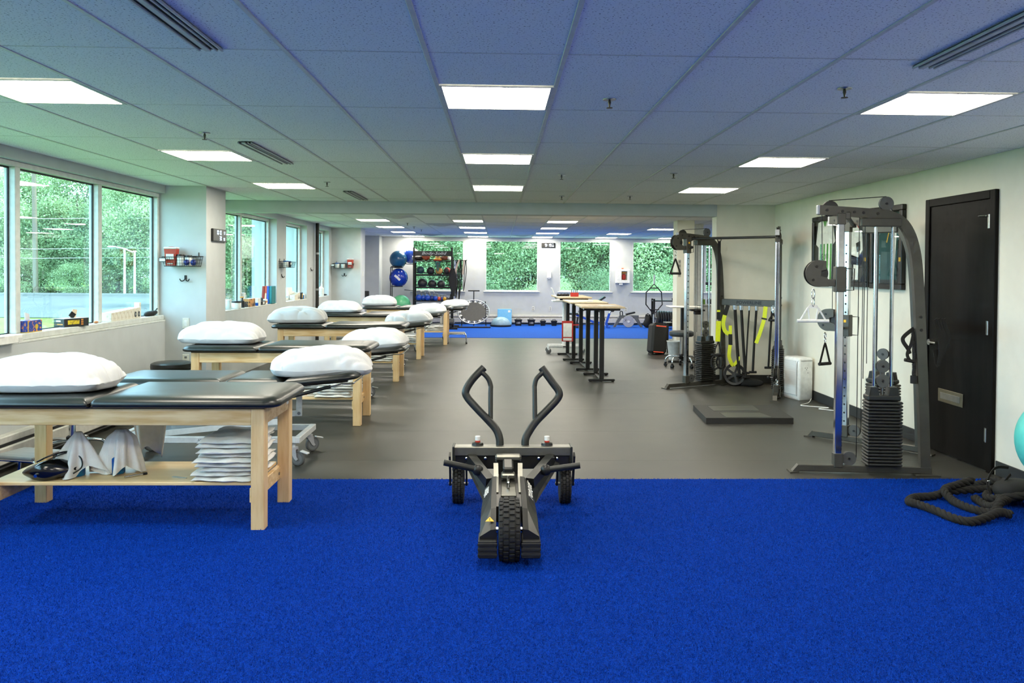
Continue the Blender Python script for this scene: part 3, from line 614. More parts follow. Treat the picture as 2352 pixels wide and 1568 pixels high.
# ------------------------------------------------------------------ towels
def folded_towel(w,d,h,seed):
    r=random.Random(seed); ph=[r.uniform(0,6) for _ in range(6)]; nu,nv=26,20; v=[];f=[]
    ring=[]
    for j in range(nv+1):
        for i in range(nu+1):
            u=-1+2*i/nu; q=-1+2*j/nv; x=u*w/2+.006*math.sin(5*q+ph[0]); y=q*d/2+.008*math.sin(4*u+ph[1])+.004*math.sin(11*u+ph[4])
            e=min(1,(1-max(abs(u),abs(q)))*7)**.5; z=h*(.5+.5*e)+.004*math.sin(6*u+3*q+ph[2])+.003*math.sin(13*q-4*u+ph[3]); v.append((x,y,z))
    for j in range(nv+1):
        for i in range(nu+1):
            u=-1+2*i/nu; q=-1+2*j/nv; x=u*w/2+.006*math.sin(5*q+ph[0]); y=q*d/2+.008*math.sin(4*u+ph[1])+.004*math.sin(11*u+ph[4]); e=min(1,(1-max(abs(u),abs(q)))*7)**.5; v.append((x,y,h*.45*(1-e)))
    N=(nu+1)*(nv+1);W=nu+1
    for j in range(nv):
        for i in range(nu): a=j*W+i; f.append((a,a+1,a+W+1,a+W)); f.append((N+a,N+a+W,N+a+W+1,N+a+1))
    for i in range(nu): f.append((i+1,i,N+i,N+i+1)); a=nv*W+i; f.append((a,a+1,N+a+1,N+a))
    for j in range(nv): a=j*W; f.append((a,a+W,N+a+W,N+a)); a=j*W+nu; f.append((a+W,a,N+a,N+a+W))
    return G().add(v,f).mesh('folded_towel',60)
TWM=[folded_towel(.36,.48,.027,k) for k in range(4)]
for m_ in TWM: m_.materials.append(TERRY)
ORD=['bottom','second','third','fourth','fifth','sixth','seventh','eighth','ninth','tenth','eleventh']
def stack(x,y,z,n,where,grp,sc=1,rz=0,step=.0285):
    r=random.Random(int(x*100+y*10))
    for k in range(n):
        o=link(TWM[k%4],'folded_towel',None,None,(x+r.uniform(-.02,.02)+(.0 if k>1 else -.02),y+r.uniform(-.02,.015),z+k*step*sc),(0,0,rz+r.uniform(-.07,.07))); o.scale=(sc,1,sc)
        label(o,f'folded white towel, {ORD[k]} up in the stack on the shelf of {where}','towel',grp)
stack(-1.675,5.185,.277,9,'the nearest wooden table','towels stacked under the nearest table')
stack(-1.66,8.42,.277,6,'the second wooden table','towels stacked under the second table',1.05)
stack(-1.66,11.66,.277,5,'the third wooden table','towels stacked under the third table',1.05)
stack(-1.64,14.5,.277,5,'the fourth wooden table','towels stacked under the fourth table',1.05)
stack(-1.36,17.26,.277,4,'the farthest wooden table','towels stacked under the farthest table',1.05)
def drape(name,txt,x,y,z,h,r0,r1,nf,seed,ex=1,ey=1,amp=.2,hem=.02):
    """cloth hanging over something tall: folds grow towards the hem"""
    r=random.Random(seed); ph=[r.uniform(0,6) for _ in range(5)]; nu,nv=72,22; v=[];f=[]
    for j in range(nv+1):
        t=j/nv
        for i in range(nu):
            a=2*PI*i/nu; fold=amp*t**.8*(math.sin(nf*a+ph[0]+.7*t)+.5*math.sin((nf*2+1)*a+ph[1])+.4*math.sin(2*a+ph[2]))
            rad=(r0*math.sin(min(1,t*3.2)*PI/2)+(r1-r0)*t**1.1)*(1+fold); zz=h*(1-max(0,t-.06)**1.05)+hem*t**3*math.sin(3*a+ph[3])+.008*math.sin(9*t+ph[4])*t
            if t<.12: zz=h-(.25*h*t*t)
            v.append((rad*ex*math.cos(a),rad*ey*math.sin(a),max(zz,.006)))
    for j in range(nv):
        for i in range(nu): f.append((j*nu+i,(j+1)*nu+i,(j+1)*nu+(i+1)%nu,j*nu+(i+1)%nu))
    o=G().add(v,f).build(name,TERRY,None,70,(x,y,z)); return label(o,txt,'towel','draped hand towels')
drape('draped_towel','white hand towel draped to a point over a bottle, nearer the black bag',-2.64,5.14,.277,.27,.03,.135,4,3,1.0,.85,.34,.05)
drape('draped_towel','crumpled white towel draped over a bottle beside the pointed one',-2.40,5.20,.277,.275,.07,.115,5,8,1.0,.9,.30,.04)
BLUEB=mat('blue_bottle',(16,62,150),.25,c2=(22,120,170),vs=16)
for x,y,tx in ((-2.64,5.12,'dark blue bottle half hidden by the pointed towel'),(-2.42,5.18,'blue patterned jar at the hem of the crumpled towel')):
    t=thing('bottle',tx,'bottle',(x,y,.277)); G().lathe([(.001,0),(.045,0),(.048,.006),(.048,.10),(.03,.12),(.018,.13),(.018,.15),(.001,.15)],24).build('body',BLUEB,t,40); G().lathe([(.022,.148),(.022,.17),(.001,.172)],18).build('cap',LBL,t,40)
def hang_cloth(txt,x,y,z0,z1,w_,seed):
    r=random.Random(seed); p=[r.uniform(0,6) for _ in range(4)]
    def fn(u,v):
        a=(u-.5); zz=z0+(z1-z0)*v-(.035*math.sin(5*u+p[2])+.02*math.sin(11*u))*(1-v)
        return (x+a*w_*(.55+.45*v+.1*(1-v)), y+(.012+.03*(1-v))*math.sin(9*u+p[0]+v)+.012*math.sin(17*u+p[1]), zz)
    g=G().grid(fn,40,24); o=g.build('hanging_towel',TERRY,None,70); md=o.modifiers.new('thick','SOLIDIFY'); md.thickness=.006; return label(o,txt,'towel')
hang_cloth('off-white towel hanging behind the nearest wooden table',-2.40,5.615,.30,.70,.30,4)
# black bag, pen and comb on the nearest shelf
BVIN=mat('glossy_black_vinyl',(14,15,16),.16,spec=.7)
t=thing('shoulder_bag','glossy black bag slumped over the front of the shelf','bag',(-2.76,5.03,.277)); t.scale=(.78,.9,.9)
def bagf(u,v):
    a=2*PI*u; s=math.sin(PI*v); x=-.19+.38*v; rr=(.055+.02*math.sin(3*v))*max(.02,s)**.45
    return (x, -.02+rr*1.25*math.cos(a)-.05*(1-v)*0+.06*v, .062+rr*math.sin(a)*.95+.012*math.sin(6*v+2*a)*s-.035*max(0,.35-v))
G().grid(bagf,32,26).build('bag_body',BVIN,t,70)
G().tube(smoothpath([(-.10,.0,.115),(-.02,.05,.15),(.10,.08,.17),(.20,.06,.14),(.24,.02,.08),(.19,-.01,.04)],6),.006,8).build('strap',BVIN,t,50)
G().tube(smoothpath([(-.04,.04,.12),(.06,.09,.155),(.16,.1,.15),(.21,.06,.11)],6),.004,8).build('cord',mat('dark_cord',(40,42,44),.5),t,50)
G().cyl((-.05,-.075,.05),(-.045,-.10,.045),.012,n=12).build('clasp',CHROME,t,40)
t=thing('pen','silver pen with a black tip on the near shelf','pen',(-2.27,5.09,.284),.75); G().tube([(-.06,0,0),(.05,0,0)],.005,10).build('barrel',CHROME,t,40); G().tube([(.05,0,0),(.075,0,.0)],.008,10).build('tip',BLK,t,40)
o=label(G().prism([(-.05,-.012),(.05,-.006),(.055,.0),(-.05,.008)],.004).build('scraper',STEEL,None,None,(-1.98,5.06,.278),(0,0,-.3)),'grey metal scraper lying alone on the near shelf','tool')
# second table: cling film box and bottle
t=thing('film_box','white and orange film roll box leaning on the second shelf','box',(-1.96,8.30,.277),.25)
G().cb(-.13,.13,-.03,.03,0,.06,.004).build('carton',LBL,t); G().cb(-.131,-.085,-.031,.031,-.0004,.0604,.004).build('orange_end',mat('orange_print',(206,110,60),.6),t); G().box(-.07,.0,-.0312,-.030,.015,.045).build('tan_print',mat('tan_print',(206,160,106),.6),t); G().box(.005,.10,-.0312,-.030,.02,.042).build('grey_print',mat('grey_print',(150,150,142),.6,c2=(206,206,198),vs=60,stretch=(3,1,1)),t)
t=thing('spray_bottle','blue bottle on the shelf of the second table','bottle',(-2.1,8.44,.277)); G().lathe([(.001,0),(.05,0),(.05,.13),(.02,.16),(.02,.18),(.001,.18)],20).build('body',BLUEB,t,40); G().cb(-.03,.03,-.012,.012,.18,.21,.004).build('spray_head',LBL,t)
drape('draped_towel','bunched white towel on the shelf of the second table',-2.25,8.40,.277,.17,.06,.13,5,12,1.2,.9,.2)
t=thing('lotion_bottle','white lotion bottle on the shelf of the fourth table','bottle',(-1.93,14.45,.277)); G().lathe([(.001,0),(.035,0),(.035,.13),(.012,.15),(.012,.18),(.001,.18)],18).build('body',LBL,t,40); G().lathe([(.014,.178),(.014,.2),(.001,.2)],12).build('cap',BLUEB,t,40)
# ------------------------------------------------------------------ step stools and round stools
def step_stool(txt,loc,rz):
    t=thing('step_stool',txt,'step stool',loc,rz,'chrome step stools')
    G().cb(-.17,.17,-.14,.14,.215,.24,.006).build('tread',mat('ribbed_grey',(150,152,150),.6,c2=(120,122,120),vs=3,stretch=(1,60,1)),t)
    for s in (-1,1):
        p=[(-.20,s*.12,.01),(-.19,s*.12,.17)]+[tuple(q) for q in arc((-.15,s*.12,.17),.04,PI,PI/2,6)]+[tuple(q) for q in arc((.15,s*.12,.17),.04,PI/2,0,6)]+[(.20,s*.12,.01)]
        l=G().tube(p,.013,10).build('leg_frame',CHROME,t,40)
        for q in (-1,1): G().cyl((q*.20,s*.12,0),(q*.20,s*.12,.03),.018,n=12).build('rubber_foot',BLK,l,40)
    return t
step_stool('chrome step stool behind the left end of the nearest table',(-3.40,5.92,0),-.25)
step_stool('small chrome step stool beside the farthest wooden table',(-.90,17.35,0),.05)
def round_stool(txt,loc,rz,sz,r=.19,seat=VINYL):
    t=thing('round_stool',txt,'stool',loc,rz,'wheeled round stools')
    G().lathe([(.001,sz-.09),(r-.02,sz-.09),(r,sz-.075),(r+.004,sz-.045),(r,sz-.015),(r-.03,sz),(.001,sz+.004)],32).build('seat',seat,t,50)
    G().cyl((0,0,.14),(0,0,sz-.09),.025,n=16).build('gas_column',CHROME,t,40); G().lathe([(.03,.13),(.045,.15),(.045,.21),(.03,.22)],18).build('hub',BLK,t,40)
    for k in range(5):
        a=2*PI*k/5; c,s=math.cos(a),math.sin(a)
        b=G().tube(smoothpath([(.03*c,.03*s,.18),(.14*c,.14*s,.18),(.22*c,.22*s,.165),(.26*c,.26*s,.12),(.265*c,.265*s,.075)],4),.013,10).build('star_leg',CHROME,t,40)
        G().lathe([(.008,-.022),(.026,-.022),(.028,-.006),(.028,.006),(.026,.022),(.008,.022)],16,frameM((.265*c,.265*s,.028),(c,s,0),(0,0,1))).build('wheel',BLK,b,40)
        G().cb(.265*c-.018,.265*c+.018,.265*s-.018,.265*s+.018,.045,.078,.006).build('wheel_hood',BLK,b)
    return t
round_stool('round black stool whose chrome star base shows under the nearest table',(-3.45,6.62,0),.3,.62)
round_stool('low round black stool between the column and the second table',(-3.55,8.85,0),.2,.56,.21)
round_stool('dark grey round stool in front of the cream pillar',(3.02,13.25,0),.15,.60,.20,mat('grey_vinyl',(62,66,68),.45))
# ------------------------------------------------------------------ cable machines
GUN=mat('gunmetal_paint',(80,79,72),.42,.3,c2=(73,72,66),vs=8,bump=.05,bs=300); POLY=mat('black_polymer',(34,35,34),.5); PLATE=mat('weight_plate_black',(40,42,41),.45,bump=.08,bs=200); PULL=mat('pulley_grey',(84,86,85),.45)
CABLE=mat('black_cable',(22,22,22),.4); GRIP=mat('foam_grip',(24,25,25),.75); WEB=mat('black_webbing',(20,21,20),.8,c2=(30,31,30),vs=200); YEL=mat('yellow_webbing',(224,234,40),.6,c2=(214,224,34),vs=60); ORG=mat('warning_yellow',(236,186,40),.5)
def G_tower(M, flip):
    class T(G):
        def build(s,*a,**k):
            s.v=[tuple(M@Vector(p)) for p in s.v]
            if flip: s.f=[q[::-1] for q in s.f]
            return G.build(s,*a,**k)
    return T
SA=R_(20.5)
def pulley(T,parent,q,n,z,r,nm='pulley',m=None):
    p=T().lathe([(.006,-.014),(r,-.014),(r,-.010),(r*.88,-.003),(r*.88,.003),(r,.010),(r,.014),(.006,.014)],24,frameM((q,n,z),(1,0,0),(0,0,1))).build(nm,m or POLY,parent,30)
    T().cyl((q,n-.02,z),(q,n+.02,z),.009,n=10).build('axle_bolt',BLK,p,40)
def tower(root, sg, zc):
    d=Vector((sg*math.sin(SA),math.cos(SA),0)); inn=Vector((-sg*math.cos(SA),math.sin(SA),0)); o=(sg*.38,0,0)
    M=Matrix(((d.x,inn.x,0,o[0]),(d.y,inn.y,0,o[1]),(0,0,1,0),(0,0,0,1))); T=G_tower(M,sg<0)
    b=T().cb(.03,1.06,-.026,.026,.012,.066,.005).build('base_rail',GUN,root)
    T().prism([(0,-.03),(.075,-.055),(.075,.055),(0,.03)],.012,Mx((1.05,0,0))).build('front_foot',GUN,b); T().prism([(1.055,.012),(1.10,.012),(1.055,.066)],.052,frameM((0,.026,0),(1,0,0),(0,0,1))).build('foot_gusset',GUN,b)
    T().cb(-.03,.16,-.05,.05,0,.012,.002).build('rear_foot',GUN,b)
    # bent rear tube running up and over into the top boom
    path=[(.076,0,.01),(.10,0,.6),(.137,0,1.3),(.16,0,1.62),(.185,0,1.78),(.225,0,1.90),(.285,0,1.985),(.37,0,2.03),(.47,0,2.045),(.915,0,2.075)]
    up=T().sweep(smoothpath(path,4),.05,.075,(0.2,0,1)); 
    # keep a constant section through the bend
    pts=smoothpath(path,4); g=T(); v=[];f=[]
    for i,p in enumerate(pts):
        t=((pts[i+1] if i+1<len(pts) else p)-(pts[i-1] if i else p)).normalized(); nn=Vector((0,1,0)); bb=t.cross(nn).normalized()
        for a,c in ((-1,-1),(1,-1),(1,1),(-1,1)): v.append(p+nn*a*.025+bb*c*.0375)
    for i in range(len(pts)-1):
        for j in range(4): f.append((i*4+j,i*4+(j+1)%4,i*4+4+(j+1)%4,i*4+4+j))
    f+=[(3,2,1,0),tuple((len(pts)-1)*4+j for j in range(4))]
    fr=g.add(v,f).build('rear_frame',GUN,root,35)
    for q,z in ((.86,2.072),(.74,2.064),(.65,2.058),(.58,2.053),(.47,2.046),(.128,1.14),(.133,1.24)): T().cyl((q,-.03,z),(q,.03,z),.011,n=10).build('frame_bolt',BLK,fr,40)
    T().cb(.913,.93,-.026,.026,2.04,2.112,.004).build('end_cap',CASTG,fr)
    # chrome front upright with adjustment holes on its inner face
    u=T().cb(.72,.774,-.027,.027,.066,2.035,.006).build('front_upright',CHROME,root)
    for k in range(22): T().cyl((.747,.0255,.20+.078*k),(.747,.0278,.20+.078*k),.009,n=10).build('adjust_hole',BLK,u)
    T().cb(.712,.782,-.034,.034,.05,.16,.004).build('upright_socket',GUN,u); T().cb(.714,.78,-.032,.032,1.96,2.05,.004).build('upright_cap',GUN,u)
    # guide rods, weight stack
    for q in (.345,.475):
        T().cyl((q,0,.06),(q,0,1.975),.0125,n=14).build('guide_rod',CHROME,root,40); 
    T().cb(.29,.60,-.04,.04,1.945,2.01,.006).build('rod_bracket',GUN,root)
    for k in range(20):
        z=.075+k*.0255; T().cb(.272,.54,-.075,.075,z,z+.0205,.008).build('weight_plate',PLATE,root)
    tb=T().cb(.285,.537,-.06,.06,.586,.625,.008).build('top_plate',PLATE,root)
    for q in (.335,.485): T().prism([(q-.04,.62),(q+.04,.62),(q+.028,.69),(q-.028,.69)],.09,frameM((0,.045,0),(1,0,0),(0,0,1))).build('plate_boss',PLATE,tb)
    T().cyl((.41,0,.62),(.41,0,.68),.012,n=12).build('selector_stem',STL,tb,40)
    pulley(T,root,.41,0,.735,.052,'stack_pulley',PULL); pulley(T,root,.41,0,.85,.05,'stack_pulley',PULL); T().cb(.392,.428,-.012,.012,.76,.82,.003).build('pulley_yoke',PULL,root)
    pulley(T,root,.66,0,.118,.055,'floor_pulley',PULL); pulley(T,root,.83,0,2.085,.062,'top_pulley'); pulley(T,root,.40,0,2.125,.055,'top_pulley',PULL)
    for pth in ([(.84,0,2.148),(.40,0,2.181)],[(.60,.006,.12),(.60,.006,2.02)],[(.56,-.006,.75),(.56,-.006,2.0)],[(.462,.014,.85),(.462,.014,1.95)],[(.36,-.012,.85),(.36,-.012,1.95)],[(.892,0,2.08),(.885,0,zc+.14)]):
        T().tube(pth,.0035,6).build('cable',CABLE,root)
    # sliding carriage with C-shaped pulley housing
    s=T().cb(.706,.788,-.040,.040,zc-.10,zc+.10,.005).build('carriage',GUN,root)
    T().cb(.788,.86,-.028,.028,zc-.055,zc+.0,.004).build('carriage_arm',GUN,s)
    cx,cz,r=.915,zc+.045,.105; poly=[(cx+r*math.cos(a),cz+r*math.sin(a)) for a in [R_(x) for x in range(75,291,12)]]
    poly+=[(.862,cz-.105),(.862,cz-.028),(cx-.045,cz-.032),(cx-.040,cz+.012),(.872,cz+.02),(.872,cz+.098)]
    # housing mirrored so that its back lies towards the user
    poly=[(2*cx-a-.0,b_) for a,b_ in poly]; poly=[(min(a,cx+r),b_) for a,b_ in poly]
    poly2=[(cx+r*math.cos(R_(a)),cz+r*math.sin(R_(a))) for a in range(-100,101,10)]+[(cx-.055,cz+.098),(cx-.055,cz+.03),(cx-.018,cz+.022),(cx-.012,cz-.02),(cx-.06,cz-.032),(cx-.075,cz-.05),(cx-.075,cz-.103)]
    for n in (-.030,.022): T().prism(poly2,.008,frameM((0,n+.008,0),(1,0,0),(0,0,1))).build('pulley_housing',GUN,s)
    pulley(T,s,cx+.005,0,cz+.02,.07,'carriage_pulley') if False else T().lathe([(.006,-.014),(.085,-.014),(.075,0),(.085,.014),(.006,.014)],24,frameM((cx+.01,0,cz),(1,0,0),(0,0,1))).build('carriage_pulley',POLY,s,30)
    for q,z in ((cx+.02,cz+.055),(cx+.045,cz-.05)): T().cyl((q,-.034,z),(q,.034,z),.010,n=10).build('housing_bolt',BLK,s,40)
    T().cyl((.747,.04,zc-.02),(.747,.085,zc-.02),.008,n=10).build('pull_pin',STL,s,40); T().sph((.747,.095,zc-.02),.020,14,8).build('pin_knob',BLK,s,50)
    T().cb(.735,.76,.0405,.0415,zc+.03,zc+.055,.0003).build('warning_sticker',ORG,s)
    T().tube([(.70,-.0,zc-.085),(.64,.0,zc-.085),(.635,0,zc+.085),(.70,0,zc+.085)],.005,8).build('carriage_handle',GUN,s,40)
    return M@Vector((cx+.035,0,zc-.075)), M
def cable_machine(txt, loc, rz, zA, zB, sgA):
    t=thing('cable_machine',txt,'cable machine',loc,rz,'cable machines')
    a,Ma=tower(t,sgA,zA); b,Mb=tower(t,-sgA,zB)
    # cross beam between the rear tubes and pull-up bar between the booms
    p=Ma@Vector((.13,0,1.16)); q=Mb@Vector((.13,0,1.16)); y=p.y; xx=abs(p.x)-.02
    c=G().cb(-xx,xx,y-.02,y+.02,1.115,1.205,.004).build('cross_beam',GUN,t)
    text('beam_lettering','POWERLINE',.058,BLK,c,frameM((0,y+.0205,1.16),(-1,0,0),(0,0,1)),.0004,1.15,bold=.0016)
    p=Ma@Vector((.70,0,2.03)); q=Mb@Vector((.70,0,2.03)); G().cyl(p,q,.017,n=14).build('pull_up_bar',POLY,t,40)
    for e in (p,q): G().cb(e.x-.03,e.x+.03,e.y-.03,e.y+.03,2.0,2.06,.006).build('bar_bracket',GUN,t)
    bpy.context.view_layer.update(); W=t.matrix_world
    return t, W@a, W@b, W@Ma, W@Mb
m1,a1,b1,M1a,M1b=cable_machine('nearest cable machine with chrome uprights, standing beside the black door',(3.59,6.54,0),R_(64),1.53,1.09,-1)
m2,a2,b2,M2a,M2b=cable_machine('corner cable machine hung with yellow straps, lettered on its cross beam',(3.505,11.02,0),R_(137.7),1.93,.27,1)
def carabiner(parent,p,L=.10):
    """clip and swivel hanging from p"""
    G().tube([(p[0]+.012*math.sin(2*PI*i/12),p[1]+.004*math.cos(2*PI*i/12),p[2]-L*.3+L*.28*math.cos(2*PI*i/12)) for i in range(12)],.004,8,closed=True).build('snap_hook',CHROME,parent,40)
    G().tube([(p[0]+.010*math.sin(2*PI*i/12),p[1]+.010*math.cos(2*PI*i/12)*.3,p[2]-L*.75+L*.26*math.cos(2*PI*i/12)) for i in range(12)],.0035,8,closed=True).build('chain_link',CHROME,parent,40)
def d_handle(txt,p,rz=0,w_=.145,h=.20):
    t=thing('cable_stirrup',txt,'handle',p,rz); carabiner(t,(0,0,0)); z=-.10
    for s in (-1,1): G().sweep([(0,s*.004,z),(s*.012,0,z-.03),(s*w_*.5,0,z-h)],.024,.004,(0,1,0)).build('strap',WEB,t)
    G().cyl((-w_/2-.006,0,z-h),(w_/2+.006,0,z-h),.016,n=14).build('grip',GRIP,t,40); return t
d_handle('black stirrup handle hanging from the far tower of the nearest cable machine',(b1.x,b1.y,b1.z),.5)
d_handle('black stirrup handle hanging high on the corner cable machine',(a2.x,a2.y,a2.z),.2)
t=thing('cable_stirrup','square metal stirrup handle resting by the foot of the corner machine','handle',(b2.x,b2.y-.05,.02),.3)
G().tube(smoothpath([(-.05,0,.012),(-.05,0,.15),(-.03,0,.16),(.03,0,.16),(.05,0,.15),(.05,0,.012)],3),.007,8).build('stirrup',GUN,t,40); G().cyl((-.056,0,.012),(.056,0,.012),.012,n=12).build('grip',GRIP,t,40); carabiner(t,(0,0,.255))
t=thing('row_bar','silver double triangle rowing bar hanging from the near tower','handle',(a1.x,a1.y,a1.z),-.05); carabiner(t,(0,0,0),.14); z=-.15
G().prism([(-.045,-.004),(.045,-.004),(.03,.022),(-.03,.022)],.006,frameM((0,.003,z),(1,0,0),(0,0,1))).build('yoke_plate',LBL,t)
for s in (-1,1): G().tube([(s*.04,0,z),(s*.10,0,z-.10)],.007,8).build('side_rod',LBL,t,40); G().tube([(s*.04,0,z),(s*.025,0,z-.10)],.007,8).build('inner_rod',LBL,t,40)
G().cyl((-.125,0,z-.105),(.125,0,z-.105),.013,n=14).build('grip_bar',LBL,t,40)
# straps and rope on the rear upright of the nearest machine
t=thing('triceps_rope','black braided triceps rope hung on the near machine upright','rope',(3.255,6.235,1.12)); g=G()
def braid(pts,r,turns,n=8,strands=3):
    P=smoothpath(pts,14); g=G()
    for s in range(strands):
        q=[]
        for i,p in enumerate(P):
            tt=((P[i+1] if i+1<len(P) else p)-(P[i-1] if i else p)).normalized(); a=tt.cross(Vector((0.3,.9,.2))).normalized(); b=tt.cross(a); an=2*PI*(s/strands+turns*i/len(P)); q.append(p+(a*math.cos(an)+b*math.sin(an))*r*.5)
        g.tube(q,r*.58,n)
    return g
braid([(.0,0,0),(.0,-.02,-.15),(-.005,-.03,-.34)],.016,8).build('rope',WEB,t,60); G().cyl((-.005,-.03,-.34),(-.005,-.03,-.40),.026,n=14).build('rope_end',GRIP,t,40)
t=thing('ankle_strap','looped black strap handles hanging from the near machine upright','strap',(3.225,6.225,1.15))
G().sweep(smoothpath([(.03,0,.0),(-.05,-.01,-.06),(-.06,-.01,-.10),(-.02,-.01,-.16),(.0,0,-.20)],5),.03,.005,(0,1,0)).build('strap',WEB,t,50); G().sweep(smoothpath([(.03,0,-.02),(.0,-.02,-.12),(-.03,-.02,-.2),(-.01,-.02,-.25)],5),.025,.005,(0,1,0)).build('strap',WEB,t,50); G().cyl((-.05,-.02,-.245),(.03,-.02,-.26),.014,n=12).build('grip',GRIP,t,40)
t=thing('resistance_band','bundle of black bands hung behind the near machine upright','band',(3.50,6.32,1.22))
for k in range(4):
    x=.01+.022*k; G().sweep(smoothpath([(x-.03,0,.0),(x,.02,-.08),(x+.03,.03,-.25+.04*k),(x+.02,.05,-.38+.05*k),(x,.06,-.25)],5),.03,.006,(0,1,0)).build('band_loop',WEB,t,50)

# ------------------------------------------------------------------ straps hung on the corner machine
def tubeband(nm,txt,cat,pts,r,m,group=None):
    t=thing(nm,txt,cat,tuple(pts[0]),group=group); P=[Vector(p)-Vector(pts[0]) for p in pts]
    G().tube(smoothpath(P,6),r,10).build('cord',m,t,50); G().cyl(P[-1]+Vector((-.05,0,0)),P[-1]+Vector((.05,0,0)),.016,n=12).build('grip',GRIP,t,40); G().cyl((0,0,-.04),(0,0,.02),r*1.5,n=10).build('clip',CHROME,t,40); return t
bm=[M2a@Vector((.13,0,1.1)),M2b@Vector((.13,0,1.1))]
def onbeam(f,z,off=.035):
    p=bm[0].lerp(bm[1],f); nrm=Vector((-.673,-.74,0)); return Vector((p.x,p.y,z))+nrm*off
for k,(f,zb,r,tx) in enumerate(((.27,.16,.022,'thick black resistance tube hanging left of centre on the beam'),(.38,.14,.020,'black resistance tube hanging third from the left on the beam'),(.52,.20,.011,'thin black resistance cord hanging mid beam'),(.64,.22,.016,'black resistance cord beside the yellow strap'),(.90,.30,.014,'black resistance cord hanging alone at the right end of the beam'))):
    a=onbeam(f,1.10); b=onbeam(f+(.09 if k<2 else -.05),zb); mid=a.lerp(b,.5)+Vector((-.01,-.02,0)); tubeband('resistance_tube',tx,'resistance band',[a,mid,b],r,WEB,'bands hung on the beam')
t=thing('suspension_strap','yellow and black suspension strap looped at the left of the beam','strap',tuple(onbeam(.12,1.12,.05)),R_(-36))
def strip(parent,nm,pts,w_,m): G().sweep(smoothpath(pts,5),w_,.006,(0,1,.05)).build(nm,m,parent,50)
strip(t,'black_strap',[(.03,0,0),(-.01,-.01,-.14)],.055,WEB); strip(t,'yellow_strap',[(-.01,-.01,-.14),(-.03,-.015,-.26),(.0,-.02,-.36),(.06,-.02,-.40)],.055,YEL); strip(t,'yellow_strap',[(.075,-.02,-.40),(.075,-.02,-.28)],.045,YEL)
strip(t,'black_strap',[(.075,-.02,-.40),(.08,-.02,-.55)],.055,WEB); strip(t,'yellow_strap',[(.075,-.02,-.55),(.065,-.03,-.70),(.10,-.03,-.80),(.13,-.03,-.83)],.05,YEL); strip(t,'yellow_strap',[(.13,-.03,-.83),(.19,-.03,-.75),(.20,-.03,-.70)],.04,YEL)
t=thing('yoga_strap','yellow strap with black buckle hanging right of centre on the beam','strap',tuple(onbeam(.80,1.12,.05)),R_(-36)); strip(t,'yellow_strap',[(0,0,0),(-.015,0,-.16)],.055,YEL); strip(t,'buckle',[(-.015,-.004,-.155),(-.018,-.004,-.175)],.075,WEB); strip(t,'yellow_strap',[(-.02,0,-.18),(-.07,-.01,-.36),(-.12,-.01,-.50)],.05,YEL)
t=d_handle('black stirrup handle clipped to the right half of the beam',tuple(onbeam(.93,1.14,.06)),R_(-36),.11,.10)
t=thing('suspension_trainer','yellow and black suspension trainer hanging from the pull-up bar with ring handles','strap',(2.99,10.90,2.03),0)
G().tube([(.0+.025*math.sin(2*PI*i/14),.0,-.01+.03*math.cos(2*PI*i/14)) for i in range(14)],.006,8,closed=True).build('bar_loop',WEB,t,50)
strip(t,'black_strap',[(0,0,-.03),(0,0,-1.0)],.04,WEB); strip(t,'yellow_band',[(0,-.002,-.97),(0,-.002,-.995)],.044,YEL); strip(t,'buckle',[(0,-.004,-1.0),(0,-.004,-1.10)],.05,WEB); strip(t,'yellow_strap',[(-.02,0,-1.12),(-.03,0,-1.40)],.02,YEL); strip(t,'yellow_strap',[(.01,0,-1.12),(.0,0,-1.40)],.05,YEL)
for s in (-1,1):
    h=G().tube(smoothpath([(s*.0,0,-1.40),(s*.05-.01,0,-1.56),(s*.05-.01,0,-1.60)],4),.008,8).build('handle_strap',WEB,t,50); G().cyl((s*.045-.06,.03*s,-1.58),(s*.045+.05,.03*s,-1.58),.016,n=12).build('handle_grip',GRIP,h,40)
    G().tube([(s*.045+.055*math.sin(2*PI*i/20),.03*s,-1.68+.09*math.cos(2*PI*i/20)) for i in range(20)],.014,8,closed=True).build('foot_ring',WEB,h,50)
# big-wheeled roller and mats on the floor under the beam
t=thing('sled_wheel','large black spoked wheel leaning on the wall under the beam','wheel',(3.28,11.10,.155),R_(-20)); Mw=frameM((0,0,0),(1,0,0),(0,.12,1))
G().lathe([(.115,-.02),(.145,-.024),(.155,-.012),(.155,.012),(.145,.024),(.115,.02),(.115,-.02)],32,Mw,False).build('tyre',POLY,t,40); G().lathe([(.001,-.022),(.035,-.022),(.035,.022),(.001,.022)],18,Mw).build('hub',POLY,t,40)
for k in range(5): a=2*PI*k/5; G().sweep([Mw@Vector((.03*math.cos(a),.03*math.sin(a),0)),Mw@Vector((.12*math.cos(a),.12*math.sin(a),0))],.03,.02,(0,1,0)).build('spoke',POLY,t)
t=thing('gear_bag','flat black bag lying on the floor below the hanging bands','bag',(3.44,11.08,0),R_(-36)); G().grid(lambda u,v:(.24*math.cos(2*PI*u)*math.sin(PI*v)**.6,.08*math.sin(2*PI*u)*math.sin(PI*v)**.6,.055-.055*math.cos(PI*v)),28,12).build('bag_body',WEB,t,60); G().tube(smoothpath([(-.12,-.02,.09),(-.03,-.03,.14),(.08,-.02,.09)],5),.009,8).build('bag_handle',WEB,t,50)

